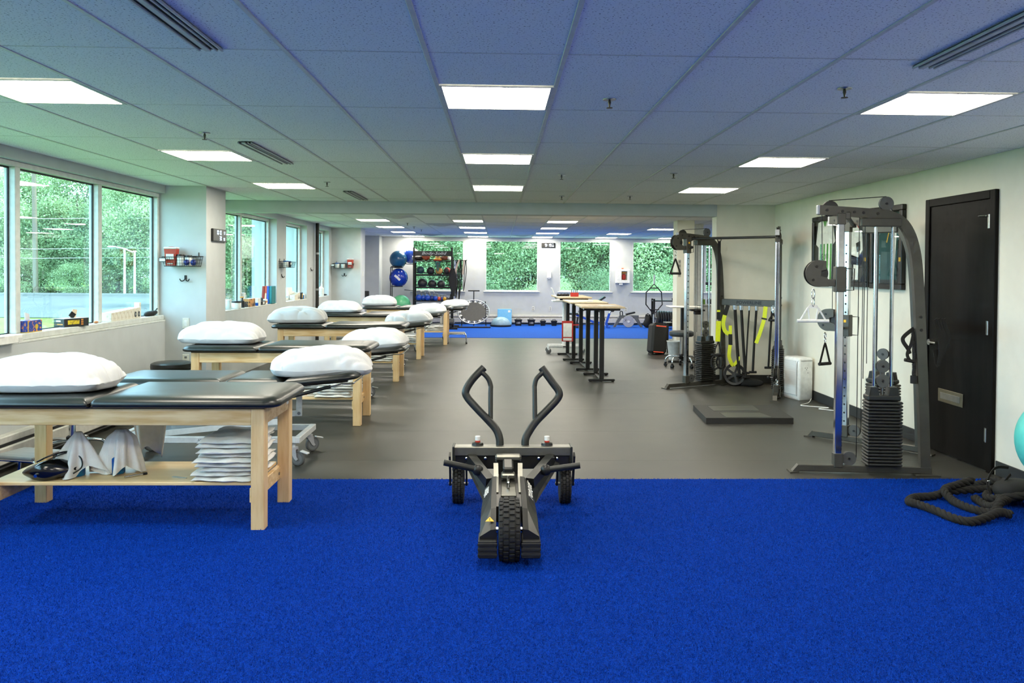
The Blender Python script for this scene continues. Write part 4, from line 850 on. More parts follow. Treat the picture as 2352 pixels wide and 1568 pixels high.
# ------------------------------------------------------------------ force platform, air purifier and its cord
t=thing('force_platform','low black floor platform with two metal plates','platform',(2.65,8.70,0))
G().prism([(-.49,-.40),(.43,-.395),(.50,.42),(-.43,.41)],.062).build('slab',mat('platform_black',(40,40,38),.6,bump=.2,bs=90),t)
PLM=mat('worn_plate',(104,106,102),.4,.7,c2=(84,86,84),vs=9,stretch=(1,5,1))
for q in ([(-.30,.01),(.21,.03),(.24,.36),(-.29,.32)],[(-.27,-.38),(.22,-.36),(.17,-.10),(-.27,-.10)]): G().prism(q,.003,None,.062).build('metal_plate',PLM,t)
t=thing('air_purifier','white air purifier standing on the floor against the right wall','air purifier',(3.757,9.99,0),R_(-73)); PW=mat('white_plastic',(238,239,236),.35)
g=G(); rg=[]; 
for z,d in ((0,.012),(.02,0),(.5,.0),(.515,.006),(.525,.02)): rg.append([(x,y,z) for x,y in rrect(-.16,.16,-.105,.105,(.03,.03,.03,.03),d)])
n=len(rg[0]); v=[p for r in rg for p in r]; f=[(k*n+j,k*n+(j+1)%n,(k+1)*n+(j+1)%n,(k+1)*n+j) for k in range(len(rg)-1) for j in range(n)]+[tuple(range(n))[::-1],tuple(range(4*n,5*n))]
g.add(v,f).build('case',PW,t,40)
G().cb(-.13,.10,-.111,-.104,.06,.49,.004).build('front_panel',mat('front_white',(226,228,226),.45,c2=(214,216,214),vs=4,stretch=(1,1,60)),t)
G().tube(smoothpath([(.115,-.109,.05),(.118,-.109,.44),(.15,-.09,.485),(.163,-.05,.49),(.163,.08,.49)],6),.004,8).build('groove',mat('grey_groove',(160,164,164),.5),t,50)
for z,y in ((.40,-.02),(.40,.01),(.38,.0),(.34,.02)): G().cyl((.159,y,z),(.163,y,z),.006,n=10).build('button',STL,t,40)
label(G().tube(smoothpath([(3.86,9.82,.02),(3.74,9.60,.008),(3.58,9.42,.008),(3.72,9.32,.008),(3.84,9.24,.008),(3.70,9.18,.008),(3.84,9.06,.008),(3.90,8.9,.03)],8),.006,8).build('extension_lead',PW),'white power cord snaking from the air purifier','cord')
# ------------------------------------------------------------------ three-wheeled push sled in the middle
SLD=mat('sled_satin_black',(38,39,38),.38,.3,c2=(32,33,32),vs=10,bump=.05,bs=260); SLG=mat('sled_grey_deck',(112,112,104),.35,.6); TYRE=mat('tyre_rubber',(26,27,26),.7,bump=.2,bs=90); SLB=mat('sled_bar',(44,46,44),.4,.4)
sled=thing('push_sled','black three-wheeled push sled with upright handles in the middle of the turf','push sled',(.075,5.0,0)); O=Vector((.075,5.0,0))
def rel(L): return [Vector(p)-O for p in L]
def knobby(r,w_,name,parent,c,rz=0):
    M=frameM(c,(0,1,0),(0,0,1)); n=40
    t=G().lathe([(r*.52,-w_*.40),(r*.80,-w_*.5),(r*.93,-w_*.47),(r*.975,-w_*.33),(r*.985,0),(r*.975,w_*.33),(r*.93,w_*.47),(r*.80,w_*.5),(r*.52,w_*.40)],n,M).build(name,TYRE,parent,40)
    g=G(); k=30
    for i in range(k):
        a=2*PI*i/k
        for j,(x0,x1,off) in enumerate(((-.46,-.30,0),(-.27,-.03,.5),(.0,.24,0),(.28,.46,.5))):
            b=a+off*2*PI/k; rr=r*(.955 if j in (0,3) else .985)
            R=M@Matrix.Rotation(b,4,'Z'); g.cb(rr-.004,rr+.008,-.012,.012,x0*w_,x1*w_,.002,R)
    o=g.build('tread_blocks',TYRE,t); o['kind']='stuff'
    G().lathe([(.001,-w_*.3),(r*.5,-w_*.36),(r*.54,-w_*.40),(r*.54,w_*.40),(r*.5,w_*.36),(.001,w_*.3)],24,M).build('rim',SLD,t,40)
    return t
fw=knobby(.165,.118,'front_wheel',sled,(-.012,-.62,.17))
for s in (-1,1):
    G().cyl((-.012+s*.060,-.62,.17),(-.012+s*.085,-.62,.17),.012,n=12).build('axle_nut',CHROME,fw,40)
for x in (-.343,.380): knobby(.125,.078,'rear_wheel',sled,(x,.47,.13))
# pods on both sides of the front wheel
for s in (-1,1):
    xi=-.012+s*.072; xo=-.012+s*.158; a,b=sorted((xi,xo))
    def sec(y,z0,z1,xa,xb,ztap): return [(xa,y,z0),(xb,y,z0),(xb,y,z1),(xa,y,ztap)]
    io=(lambda l:l if s>0 else l[::-1])
    v=[];f=[]
    for y,z0,zi,zo in ((-.745,.155,.205,.20),(-.55,.12,.262,.235),(-.35,.10,.28,.232),(-.05,.12,.31,.26)):
        w0=xo-s*(0 if y<-.3 else .01); v+= [(xi,y,z0),(w0,y,z0),(w0,y,zo-.03),(xi+(w0-xi)*.34,y,zi),(xi,y,zi+.004)]
    for k in range(3):
        for j in range(5): f.append((k*5+j,k*5+(j+1)%5,k*5+5+(j+1)%5,k*5+5+j))
    f+=[(4,3,2,1,0),(15,16,17,18,19)]
    p=G().add(v,f).build('nose_pod',SLD,sled)
    w=G()
    for k in range(4): w.cb(a-.006,b+.004,-.765,-.60,.062+.024*k,.082+.024*k,.003)
    G().cb(a-.008,b+.006,-.77,-.62,.06,.155,.006).build('front_weight',mat('rubber_block',(22,23,23),.65),p)
    for k in range(3): G().cb(a-.010,b+.008,-.774,-.765,.072+.028*k,.088+.028*k,.003).build('rubber_rib',mat('rubber_block',(22,23,23),.65),p)
    # pale deck bars and lettering along the hood
    G().sweep([(-.012+s*.075,-.25,.262),(-.012+s*.075,.0,.29),(-.012+s*.078,.16,.338)],.03,.016,(0,-.3,1)).build('deck_bar',SLG,p)
    side=frameM((-.012+s*.1315,-.20,.262),(0,s,.09),(-s*.75,0,1)); text('side_lettering','TORQUE',.058,LBL,p,side,.0012,1.1,shear=.25)
# arch over the wheel, central hood
pts=[]
g=G(); n=10; v=[];f=[]
for y,h,zc_ in ((-.52,.255,0),(-.40,.285,0),(-.30,.262,0)):
    pass
G().add([(-.085,-.42,.235),(.061,-.42,.235),(.061,-.30,.272),(-.085,-.30,.272),(-.085,-.42,.15),(.061,-.42,.15),(.061,-.30,.12),(-.085,-.30,.12)],[(0,1,2,3),(4,7,6,5),(0,4,5,1),(1,5,6,2),(2,6,7,3),(3,7,4,0)]).build('wheel_arch',SLD,sled)
G().cb(-.085,.061,-.30,.22,.10,.262,.012).build('hood',SLD,sled)
G().cb(-.058,.034,-.33,-.27,.262,.276,.004).build('deck_lip',SLG,sled); G().cb(-.055,.031,-.27,.04,.262,.268,.003).build('deck_recess',SLG,sled)
lv=G().cb(-.022,-.004,-.17,.02,.268,.31,.006).build('gear_lever',CHROME,sled); G().cb(-.055,.031,-.02,.06,.285,.318,.008).build('lever_guard',SLG,lv); G().cb(-.045,.021,.06,.22,.30,.345,.01,Mx((0,0,0),(.12,0,0))).build('lever_box',SLD,lv)
G().cb(-.095,.075,.20,.26,.345,.385,.012).build('grip_plate',SLG,sled); G().cb(-.095,.075,.22,.27,.20,.35,.01).build('rear_box',SLD,sled)
# cross bar with end plates, arms, rear forks
cb=G().cb(-.378,.418,.33,.42,.35,.41,.005).build('cross_bar',SLG,sled); G().cb(-.36,.40,.34,.40,.262,.35,.004).build('rear_plate',SLD,sled)
for s,x in ((-1,-.378),(1,.418)): G().cb(min(x,x-s*.014),max(x,x-s*.014),.31,.44,.255,.416,.004).build('end_plate',SLB,cb)
for x in (-.285,-.16,.195,.315): G().sph((x,.333,.335),.012,12,8).build('hex_bolt',CHROME,cb,50)
for s in (-1,1):
    x0=.02+s*.265; G().sweep([(x0-.01,.33,.335),(.0+s*.125,.02,.255)],.055,.06,(0,0,1)).build('side_arm',SLB,sled); G().add([(x0-s*.02,.33,.33),(x0+s*.05,.33,.30),(.0+s*.16,.0,.13),(.0+s*.12,.0,.24),(x0-s*.02,.35,.33),(x0+s*.05,.35,.30),(.0+s*.16,.02,.13),(.0+s*.12,.02,.24)],[(0,1,2,3),(7,6,5,4),(0,4,5,1),(1,5,6,2),(2,6,7,3),(3,7,4,0)]).build('gusset_plate',SLD,sled)
    xw=(-.343,.380)[s>0]
    for q in (-1,1): G().sweep([(xw+q*.055,.38,.35),(xw+q*.055,.47,.13)],.012,.05,(0,1,.2)).build('wheel_fork',SLD,sled)
    G().cyl((xw-.066,.47,.13),(xw+.066,.47,.13),.010,n=12).build('rear_axle',STL,sled,40)
    # side posts, red and white indicator knobs
    ps=G().tube(rel([(-.10,5.13,.303),(-.343,5.10,.363)] if s<0 else [(.275,5.13,.303),(.522,5.10,.345)]),.020,14).build('side_post',SLB,sled,40); q=(-.13,5.125,.308) if s<0 else (.305,5.125,.308); q=Vector(q)-O; G().sph(q,(.036,.03,.036),16,10).build('post_collar',SLD,ps,50)
    kx=(-.213,.252)[s>0]; k=G().lathe([(.001,.41),(.040,.41),(.036,.425),(.02,.43),(.001,.43)],18,Mx((kx,.40,0))).build('knob_base',SLD,sled,40); G().cyl((kx,.40,.426),(kx,.40,.44),.0175,n=16).build('knob_ring',mat('signal_red',(200,58,36),.4),k,40); G().cyl((kx,.40,.44),(kx,.40,.468),.0175,n=16).build('knob_cap',LBL,k,40)
HL=[(.009,5.4,.39),(.009,5.41,.446),(-.015,5.43,.507),(-.072,5.45,.569),(-.150,5.475,.645),(-.212,5.50,.712),(-.224,5.51,.758),(-.18,5.53,.832),(-.103,5.56,.909)]
HR=[(.182,5.4,.39),(.183,5.41,.446),(.21,5.43,.498),(.257,5.45,.56),(.335,5.475,.635),(.402,5.50,.704),(.414,5.51,.75),(.369,5.53,.814),(.296,5.56,.911)]
for P,Q in ((HL,[(-.123,5.545,.885),(-.075,5.535,.84),(-.055,5.525,.79),(-.055,5.51,.749),(-.053,5.45,.55)]),(HR,[(.312,5.545,.885),(.262,5.535,.84),(.247,5.525,.79),(.247,5.51,.75),(.248,5.45,.55)])):
    h=G().tube(smoothpath(rel(P),6),.0262,16).build('push_handle',SLB,sled,50); G().tube(smoothpath(rel(Q),5),.0165,12).build('inner_grip',SLB,h,50)
wt=G().prism([(-.024,-.02),(.024,-.02),(0,.024)],.0012,frameM((-.118,-.662,.236),(1,0,0),(0,1,.28))).build('warning_sign',ORG,sled); text('warning_mark','!',.034,BLK,wt,frameM((-.118,-.6665,.2366),(1,0,0),(0,1,.28)),.0004)

# ------------------------------------------------------------------ battle rope heap, teal ball on its stand
ROPE=mat('battle_rope',(24,23,18),.85,c2=(17,16,13),vs=60,bump=.4,bs=300)
br=thing('battle_rope','dark twisted battle rope heaped on the turf at the right edge','rope',(3.2,5.2,.0)); o_=Vector((3.2,5.2,0))
def ropepath(L,z): return [Vector((x,y,zz if zz is not None else z))-o_ for x,y,zz in L]
main=[(3.27,5.02,.05),(3.20,5.03,.06),(3.10,4.99,.04),(2.962,4.936,.03),(2.894,5.004,.03),(2.868,5.158,.03),(2.83,5.295,.03),(2.795,5.36,.03),(2.825,5.42,.03),(2.90,5.48,.03),(3.03,5.507,.03),(3.17,5.545,.05),(3.37,5.60,.05),(3.50,5.58,.06),(3.62,5.50,.08)]
braid(ropepath(main,.03),.027,15).build('main_strand',ROPE,br,60)
braid(ropepath([(3.40,5.66,.10),(3.25,5.58,.09),(3.11,5.50,.075),(3.10,5.40,.04),(3.108,5.30,.03),(3.145,5.18,.03),(3.204,5.096,.04),(3.27,5.13,.09),(3.36,5.20,.09)],.03),.027,9).build('second_strand',ROPE,br,60)
e=braid(ropepath([(3.42,5.80,.03),(3.48,5.735,.05),(3.54,5.64,.10),(3.62,5.56,.11)],.03),.027,4).build('loose_end',ROPE,br,60); G().cyl(Vector((3.43,5.79,.03))-o_,Vector((3.40,5.825,.028))-o_,.026,n=14).build('end_cap',GRIP,e,40)
braid(ropepath([(3.30,5.46,.03),(3.275,5.27,.03),(3.285,5.19,.06),(3.34,5.22,.10)],.03),.027,5).build('third_strand',ROPE,br,60); braid(ropepath([(3.42,5.50,.05),(3.36,5.42,.05),(3.37,5.34,.06),(3.56,5.27,.1),(3.7,5.25,.1)],.03),.027,5).build('third_strand',ROPE,br,60)
t=thing('carry_bag','black sling bag with silver buckles on top of the rope','bag',(3.56,5.42,.03),.2); G().grid(lambda u,v:(.16*math.cos(2*PI*u)*math.sin(PI*v)**.6,.11*math.sin(2*PI*u)*math.sin(PI*v)**.6,.07-.07*math.cos(PI*v)),28,12).build('bag_body',WEB,t,60)
G().sweep(smoothpath([(-.18,.02,.03),(-.17,.06,.12),(-.08,.09,.20),(.02,.08,.20)],5),.02,.004,(0,1,.2)).build('strap',WEB,t,50); G().sweep(smoothpath([(-.10,-.02,.03),(-.09,.0,.12),(-.02,.02,.17)],5),.02,.004,(0,1,.2)).build('strap',WEB,t,50)
for p in ((-.172,.055,.11),(-.09,-.005,.10),(-.04,-.11,.03)): G().cb(p[0]-.010,p[0]+.010,p[1]-.008,p[1]-.002,p[2]-.018,p[2]+.018,.002).build('buckle',CHROME,t)
TEAL=mat('teal_ball',(92,205,192),.4,c2=(84,196,184),vs=30); t=thing('exercise_ball','teal exercise ball cut off by the right edge','exercise ball',(3.635,4.92,0))
G().sph((-.06,.0,.53),.300,40,24).build('ball',TEAL,t,60); G().lathe([(.20,0),(.23,0),(.22,.10),(.20,.22),(.215,.262),(.19,.262),(.17,.20),(.19,.05)],28,Mx((-.06,0,0))).build('stand',GRIP,t,40)

# ------------------------------------------------------------------ framed jerseys on the right wall
FRB=mat('black_frame',(18,18,18),.35); BACK=mat('mount_dark',(38,42,44),.8); JW=mat('jersey_white',(244,244,238),.8); JG=mat('jersey_green',(84,160,72),.8); JT=mat('jersey_teal',(36,84,86),.8); JGOLD=mat('jersey_gold',(226,176,48),.7); RED=mat('print_red',(176,44,38),.7); PICG=glass('picture_glass',(.98,.99,.98),1.2)
def frame(txt,y0,y1,z0,z1):
    """local x runs along -y (reads left to right from inside the room)"""
    t=thing('picture_frame',txt,'framed jersey',(XR,(y0+y1)/2,(z0+z1)/2)); a=(y1-y0)/2; b=(z1-z0)/2; w=.055
    for q in ((-.05,-.001,-a,a,-b,-b+w),(-.05,-.001,-a,a,b-w,b),(-.05,-.001,-a,-a+w,-b+w,b-w),(-.05,-.001,a-w,a,-b+w,b-w)): G().cb(*q,.006).build('frame_side',FRB,t)
    G().box(-.016,-.001,-a+w,a-w,-b+w,b-w).build('mount',BACK,t); G().box(-.042,-.039,-a+w,a-w,-b+w,b-w).build('glazing',PICG,t)
    return t
def flat(parent,nm,poly,m,lift=.004,base=-.016): G().prism([(x,y) for x,y in poly],lift,frameM((base,0,0),(0,-1,0),(0,0,1))).build(nm,m,parent)
t=frame('wide black frame holding a white jersey with green stripes and a player picture',8.40,9.90,1.43,2.26)
flat(t,'jersey',[(-.62,.34),(-.50,.36),(-.40,.33),(-.30,.36),(-.20,.34),(-.12,.10),(-.20,.06),(-.22,-.36),(-.60,-.36),(-.60,.04),(-.68,.08)],JW)
for k in range(4): flat(t,'green_stripe',[(-.56+.10*k,-.34),(-.52+.10*k,-.34),(-.51+.10*k,.08),(-.55+.10*k,.08)],JG,.002,-.021)
text('jersey_print','EDU',.11,BLK,t,frameM((-.0205,.41,-.08),(0,-1,0),(0,0,1)),.0008); flat(t,'collar',[(-.46,.35),(-.36,.35),(-.40,.29),(-.42,.29)],JG,.002,-.021)
flat(t,'picture_red',[(.18,.33),(.52,.33),(.50,.22),(.18,.22)],RED); flat(t,'picture_shirt',[(.18,.24),(.44,.26),(.58,.16),(.60,-.02),(.48,-.10),(.30,-.08),(.18,-.02)],JW,.006); flat(t,'picture_crest',[(.44,.06),(.54,.08),(.55,-.02),(.47,-.04)],BACK,.002,-.023)
flat(t,'picture_shorts',[(.18,-.04),(.52,-.10),(.50,-.18),(.18,-.16)],mat('print_navy',(30,40,62),.7),.006)
for x in (.20,.38): flat(t,'picture_sock',[(x,-.17),(x+.12,-.17),(x+.11,-.34),(x-.01,-.34)],JW,.006)
G().cb(-.0515,-.0495,-.74,-.70,-.14,-.10,.0005).build('frame_tag',ORG,t)
t=frame('narrower black frame holding a teal jersey with a gold number',7.66,8.33,1.42,2.25)
flat(t,'jersey',[(-.26,.34),(-.12,.36),(.08,.36),(.24,.34),(.27,.10),(.20,.06),(.18,-.32),(-.24,-.32),(-.24,.06),(-.27,.10)],JT); flat(t,'side_stripe',[(.15,.18),(.19,.18),(.14,-.34),(.09,-.34)],JW,.003,-.021)
text('jersey_name','FELICIAN',.085,JGOLD,t,frameM((-.0205,.02,.27),(0,-1,0),(0,0,1)),.0008,.95); text('jersey_number','7',.19,JGOLD,t,frameM((-.0205,.0,.11),(0,-1,0),(0,0,1)),.0008); G().cb(-.0515,-.0495,-.325,-.285,-.14,-.10,.0005).build('frame_tag',ORG,t)

# ------------------------------------------------------------------ standing desks
DTOP=mat('desk_top_oak',(206,186,152),.45,c2=(190,166,128),vs=3,stretch=(8,1,8)); DLEG=mat('desk_leg_black',(24,25,25),.4)
def stand_desk(txt,loc,L,W,h,rz=0):
    """desk lengthways along y, two T legs"""
    t=thing('standing_desk',txt,'desk',loc,rz,'standing desks'); G().cb(-W/2,W/2,-L/2,L/2,h-.025,h,.004).build('desk_top',DTOP,t)
    for s in (-1,1):
        y=s*(L/2-.16); l=G().cb(-.032,.032,y-.03,y+.03,.04,h-.06,.004).build('leg_column',DLEG,t); G().cb(-.19,.19,y-.03,y+.03,.008,.038,.008).build('foot_bar',DLEG,l)
        for q in (-.16,.16): G().cyl((q,y,0),(q,y,.012),.02,n=12).build('foot_pad',DLEG,l,40)
        G().cb(-W/2+.05,W/2-.05,y-.025,y+.025,h-.06,h-.025,.004).build('top_bracket',DLEG,l)
    G().cb(-.02,.02,-L/2+.16,L/2-.16,.012,.034,.004).build('floor_stretcher',DLEG,t); G().cb(-.025,.025,-L/2+.16,L/2-.16,h-.075,h-.03,.004).build('top_rail',DLEG,t); G().cb(.10,.24,-L/2+.04,-L/2+.10,h-.055,h-.026,.004).build('control_box',DLEG,t)
    return t
stand_desk('nearest standing desk of the row, with papers on its oak top',(1.47,11.83,0),1.02,.62,1.075); stand_desk('middle standing desk of the row',(1.40,13.20,0),1.24,.60,1.085,.02); stand_desk('farthest standing desk of the row, with a red pen box',(1.30,14.62,0),1.24,.60,1.12,.03)
def papers(txt,x,y,z,rz,n=2):
    t=thing('paper_sheets',txt,'papers',(x,y,z),rz)
    for k in range(n): G().box(-.105+.02*k,.105+.02*k,-.15,.15,.0015*k,.0015*k+.001).build('sheet',LBL,t)
papers('loose papers on the nearest standing desk',1.55,11.70,1.076,.2); papers('paper sheets on the middle standing desk',1.38,13.1,1.086,-.1,3)
t=thing('pen_box','small red box of pens on the farthest standing desk','box',(1.34,14.35,1.121)); G().cb(-.07,.07,-.05,.05,0,.07,.004).build('box_body',RED,t)
for k,c in enumerate((BLK,BLUEB,BLK,BLK)): G().tube([(-.045+.03*k,0,.06),(-.05+.034*k,.01,.13)],.006,8).build('pen',c,t,40)
t=thing('tray_items','row of small black items on the farthest standing desk','desk items',(1.14,14.5,1.121))
for k in range(4): G().lathe([(.001,0),(.03,0),(.03,.03),(.012,.045),(.001,.045)],14,Mx((-.08+.06*k,.03*k,0))).build('weight',BLK,t,40)
# white rolling laptop stand beside the desks
WS=mat('white_stand',(236,236,234),.35); t=thing('rolling_stand','white rolling laptop stand on castors left of the desks','stand',(1.25,15.48,0),.0)
G().cyl((0,0,.14),(0,0,.99),.035,n=16).build('column',WS,t,40); G().cb(-.31,.36,-.16,-.10,.11,.16,.01).build('base_bar',WS,t); G().cb(-.31,.36,.10,.16,.11,.16,.01).build('base_bar',WS,t); G().cb(-.04,.04,-.16,.16,.10,.15,.01).build('base_bridge',WS,t)
G().cb(-.24,.36,-.20,.22,.985,1.01,.006).build('tray',WS,t)
for x in (-.30,.35):
    for y in (-.13,.13): G().lathe([(.01,-.015),(.045,-.015),(.05,0),(.045,.015),(.01,.015)],18,frameM((x,y,.05),(1,0,0),(0,0,1))).build('wheel',RUBB,t,40); G().cb(x-.02,x+.02,y-.02,y+.02,.06,.12,.006).build('castor_hood',WS,t)
l=thing('laptop','open white laptop on the rolling stand','laptop',(1.18,15.48,1.011)); G().cb(-.10,.22,-.12,.12,0,.015,.003).build('keyboard_base',WS,l); G().cb(0,.012,-.17,.17,0,.24,.003,Mx((-.10,0,.01),(0,-.35,0))).build('screen',WS,l); G().cb(.05,.10,-.05,.05,.02,.05,.004).build('dock',BLK,l)
t=thing('sign_holder','red framed paper sign hanging on the desk leg','sign',(1.20,14.1,.52)); G().cb(-.10,.10,-.006,.006,-.18,.18,.002).build('red_frame',RED,t); G().box(-.075,.075,-.0075,-.0062,-.10,.14).build('notice',LBL,t); G().box(-.075,.075,-.0075,-.0062,-.165,-.12).build('notice_foot',LBL,t); G().cb(.10,.27,-.003,.003,.10,.12,.001).build('sign_clip',RED,t)
# ------------------------------------------------------------------ things on the left sills and columns
def segs(parent, body, h, m, M, wf=.55):
    """seven-segment figures, local x reads, y up, faces +z; part mesh per figure"""
    S={'0':'abcdef','1':'bc','2':'abged','3':'abgcd','4':'fgbc','5':'afgcd','6':'afgedc','7':'abc','8':'abcdefg','9':'abfgcd','-':'g',':':'','A':'abcefg','P':'abefg','L':'fed','F':'afge','S':'afgcd','r':'ge'}
    w=h*wf; t=h*.13; x=0; out=[]
    for ch in body:
        if ch==' ': x+=w*.6; continue
        g=G(); 
        def bar(a,b,c,d): g.add([M@Vector((x+p,q,r)) for r in (0,.0012) for p,q in ((a,c),(b,c),(b,d),(a,d))],[(3,2,1,0),(4,5,6,7),(0,1,5,4),(1,2,6,5),(2,3,7,6),(3,0,4,7)])
        B={'a':(t*.6,w-t*.6,h-t,h),'g':(t*.6,w-t*.6,h/2-t/2,h/2+t/2),'d':(t*.6,w-t*.6,0,t),'f':(0,t,h/2+t*.3,h-t*.5),'b':(w-t,w,h/2+t*.3,h-t*.5),'e':(0,t,t*.5,h/2-t*.3),'c':(w-t,w,t*.5,h/2-t*.3)}
        if ch==':': bar(0,t,h*.25,h*.38); bar(0,t,h*.62,h*.75); x+=t*2
        else:
            for k in S.get(ch,'g'): bar(*B[k])
            x+=w*1.28
        o=g.build('figure',m,parent); o['kind']='stuff'; out.append(o)
LEDT=mat('clock_digit',(225,240,255),.5,emit=(205,228,255),es=1.6)
WIRE=mat('black_wire',(22,23,24),.45,.4)
def basket(txt,loc,rz,w=.39,d=.20,h=.115):
    """wire basket; back on local y=0, opens towards -y"""
    t=thing('wire_basket',txt,'basket',loc,rz,'black wire wall baskets')
    a=w/2; G().tube([(-a,0,h),(a,0,h),(a,-d,h*.9),(-a,-d,h*.9)],.0045,8,closed=True).build('rim',WIRE,t,40)
    b=a-.02; G().tube([(-b,-.01,0),(b,-.01,0),(b,-d+.02,0),(-b,-d+.02,0)],.004,8,closed=True).build('base_loop',WIRE,t,40)
    g=G()
    for k in range(15):
        x=-1+2*k/14; g.tube([(x*a,-d,h*.9),(x*b,-d+.02,0),(x*b,-.01,0),(x*a,0,h)],.0018,4)
    for z in (.33,.66): g.tube([(-a*z-b*(1-z),0,h*z),(a*z+b*(1-z),0,h*z),(a*z+b*(1-z),-d,h*z*.9),(-a*z-b*(1-z),-d,h*z*.9)],.0018,4,closed=True)
    for k in range(5):
        y=-.02-(d-.04)*k/4; g.tube([(-a,y,h*.95),(-b,y,0),(b,y,0),(a,y,h*.95)],.0018,4)
    o=g.build('wire_grid',WIRE,t); o['kind']='stuff'
    for s in (-1,1): G().tube(smoothpath([(s*a*.75,0,h),(s*a*.75,-.006,h+.03),(s*a*.75,-.002,h+.045)],4),.005,6).build('hanger',WIRE,t,40)
    tg=G().cb(-a-.03,-a+.05,-d-.012,-d-.006,h*.40,h*.82,.004).build('label_holder',WIRE,t); G().cb(-a-.022,-a+.042,-d-.0135,-d-.0115,h*.47,h*.75,.001).build('label_card',LBL,tg)
    return t
def sharps(txt,loc,rz):
    t=thing('sharps_container',txt,'container',loc,rz,'red sharps containers'); RC=mat('sharps_red',(176,58,40),.4,c2=(166,50,34),vs=8)
    v=[];f=[(0,1,2,3),(4,7,6,5)]
    for z,a,b in ((0,.052,.042),(.19,.066,.056)): v+=[(-a,-b,z),(a,-b,z),(a,b,z),(-a,b,z)]
    f=[(3,2,1,0),(4,5,6,7),(0,1,5,4),(1,2,6,5),(2,3,7,6),(3,0,4,7)]; G().add(v,f).build('tub',RC,t); G().cb(-.072,.072,-.062,.062,.19,.212,.008).build('lid',mat('lid_white',(232,230,226),.4),t); G().lathe([(.03,.212),(.034,.216),(.001,.219)],18).build('lid_disc',RC,t,40)
    G().cb(-.042,.042,-.0575,-.052,.075,.135,.001,Mx((0,0,0),(.06,0,0))).build('label_card',LBL,t); G().cb(-.03,.03,-.0525,-.047,.02,.03,.001,Mx((0,0,0),(.06,0,0))).build('label_strip',LBL,t)
def jar(txt,loc,r=.045,h=.11,lid=None,body=None,grp=None):
    t=thing('jar',txt,'jar',loc,0,grp); G().lathe([(.001,0),(r*.92,0),(r,.006),(r,h),(r*.96,h+.004),(.001,h+.004)],22).build('body',body or LBL,t,40); G().lathe([(.001,h+.003),(r*1.04,h+.003),(r*1.04,h+.022),(r*.98,h+.026),(.001,h+.026)],22).build('lid',lid or BLK,t,40)
NAVY=mat('navy_ball',(24,44,140),.4,c2=(14,24,92),vs=40,bump=.3,bs=80)
def smallball(txt,loc,r=.034,m=None,grp=None): label(G().sph((0,0,0),r,22,14).build('massage_ball',m or NAVY,None,60,loc),txt,'ball',grp)
basket('black wire basket on the column nearest the windows',(-3.63,9.458,1.60),0); sharps('red sharps container in the nearest basket',(-3.755,9.36,1.606),.05)
jar('left white jar with black lid in the nearest basket',(-3.655,9.36,1.605),.042,.105); jar('right white jar with black lid in the nearest basket',(-3.57,9.375,1.605),.038,.095)
smallball('left navy massage ball in the nearest basket',(-3.565,9.305,1.643)); smallball('right navy massage ball in the nearest basket',(-3.49,9.31,1.643))
basket('black wire basket on the wall between the second and third windows',(-3.868,14.45,1.60),R_(90),.40,.2,.11); G1=mat('glove_dark',(50,52,58),.6)
jar('white jar in the middle basket',(-3.77,14.36,1.605),.045,.09,BLUEB); jar('dark blue jar in the middle basket',(-3.77,14.52,1.605),.05,.085,NAVY,G1)
basket('black wire basket on the farther column',(-3.58,18.698,1.60),0,.46,.2,.11); sharps('red sharps container in the farther basket',(-3.42,18.61,1.606),0)
jar('left jar with blue lid in the farther basket',(-3.72,18.61,1.605),.05,.09,BLUEB); jar('right jar with black lid in the farther basket',(-3.58,18.61,1.605),.05,.085)
def hook(txt,loc,rz):
    t=thing('coat_hook',txt,'hook',loc,rz,'black double coat hooks'); G().cb(-.014,.014,-.008,0,-.02,.025,.004).build('plate',WIRE,t)
    for s in (-1,1): G().tube(smoothpath([(0,-.006,-.005),(s*.015,-.02,-.035),(s*.04,-.03,-.04),(s*.055,-.035,-.015)],5),.006,8).build('prong',WIRE,t,50)
hook('black double hook below the nearest basket',(-3.635,9.46,1.47),0); hook('black hook below the middle basket',(-3.87,14.45,1.46),R_(90)); hook('black hook beside the black pipe',(-3.87,16.66,1.58),R_(90)); hook('black hook below the farther basket',(-3.57,18.70,1.46),0)
def wallplate(txt,cat,loc,rz,kind,nm):
    t=thing(nm,txt,cat,loc,rz); G().cb(-.038,.038,-.007,0,-.06,.06,.003).build('plate',mat('plate_ivory',(226,226,214),.45),t)
    if kind=='switch': G().cb(-.017,.017,-.011,-.006,-.034,.034,.002).build('rocker',LBL,t)
    else:
        for s in (-1,1): G().cb(-.014,.014,-.0095,-.006,s*.025-.013,s*.025+.013,.002).build('socket',BLK if kind=='dark' else STL,t)
wallplate('ivory light switch plate on the column','light switch',(-3.632,9.46,.94),0,'switch','light_switch'); wallplate('ivory outlet low on the column behind the round stool','outlet',(-3.632,9.46,.52),0,'o','wall_outlet'); wallplate('small switch on the side of the farther column','light switch',(-3.20,19.0,1.47),R_(90),'switch','light_switch')
wallplate('left outlet on the far wall above the black boxes','outlet',(.99,23.5,.47),0,'o','wall_outlet'); wallplate('right outlet on the far wall above the black boxes','outlet',(1.49,23.5,.46),0,'o','wall_outlet'); wallplate('outlet on the far wall below the first aid cabinet','outlet',(3.71,23.5,.46),0,'o','wall_outlet'); wallplate('outlet low on the right wall between the machines','outlet',(XR,8.45,.42),R_(-90),'o','wall_outlet'); wallplate('thermostat plate low on the left wall behind the third table','outlet',(XL,12.7,.52),R_(90),'o','wall_outlet')
t=thing('digital_clock','black digital wall clock on the side of the first column','clock',(-3.40,9.84,1.975)); G().cb(.0,.03,-.23,.23,-.075,.075,.006).build('case',FRB,t); Mc=frameM((.0305,.0,0),(0,1,0),(0,0,1))
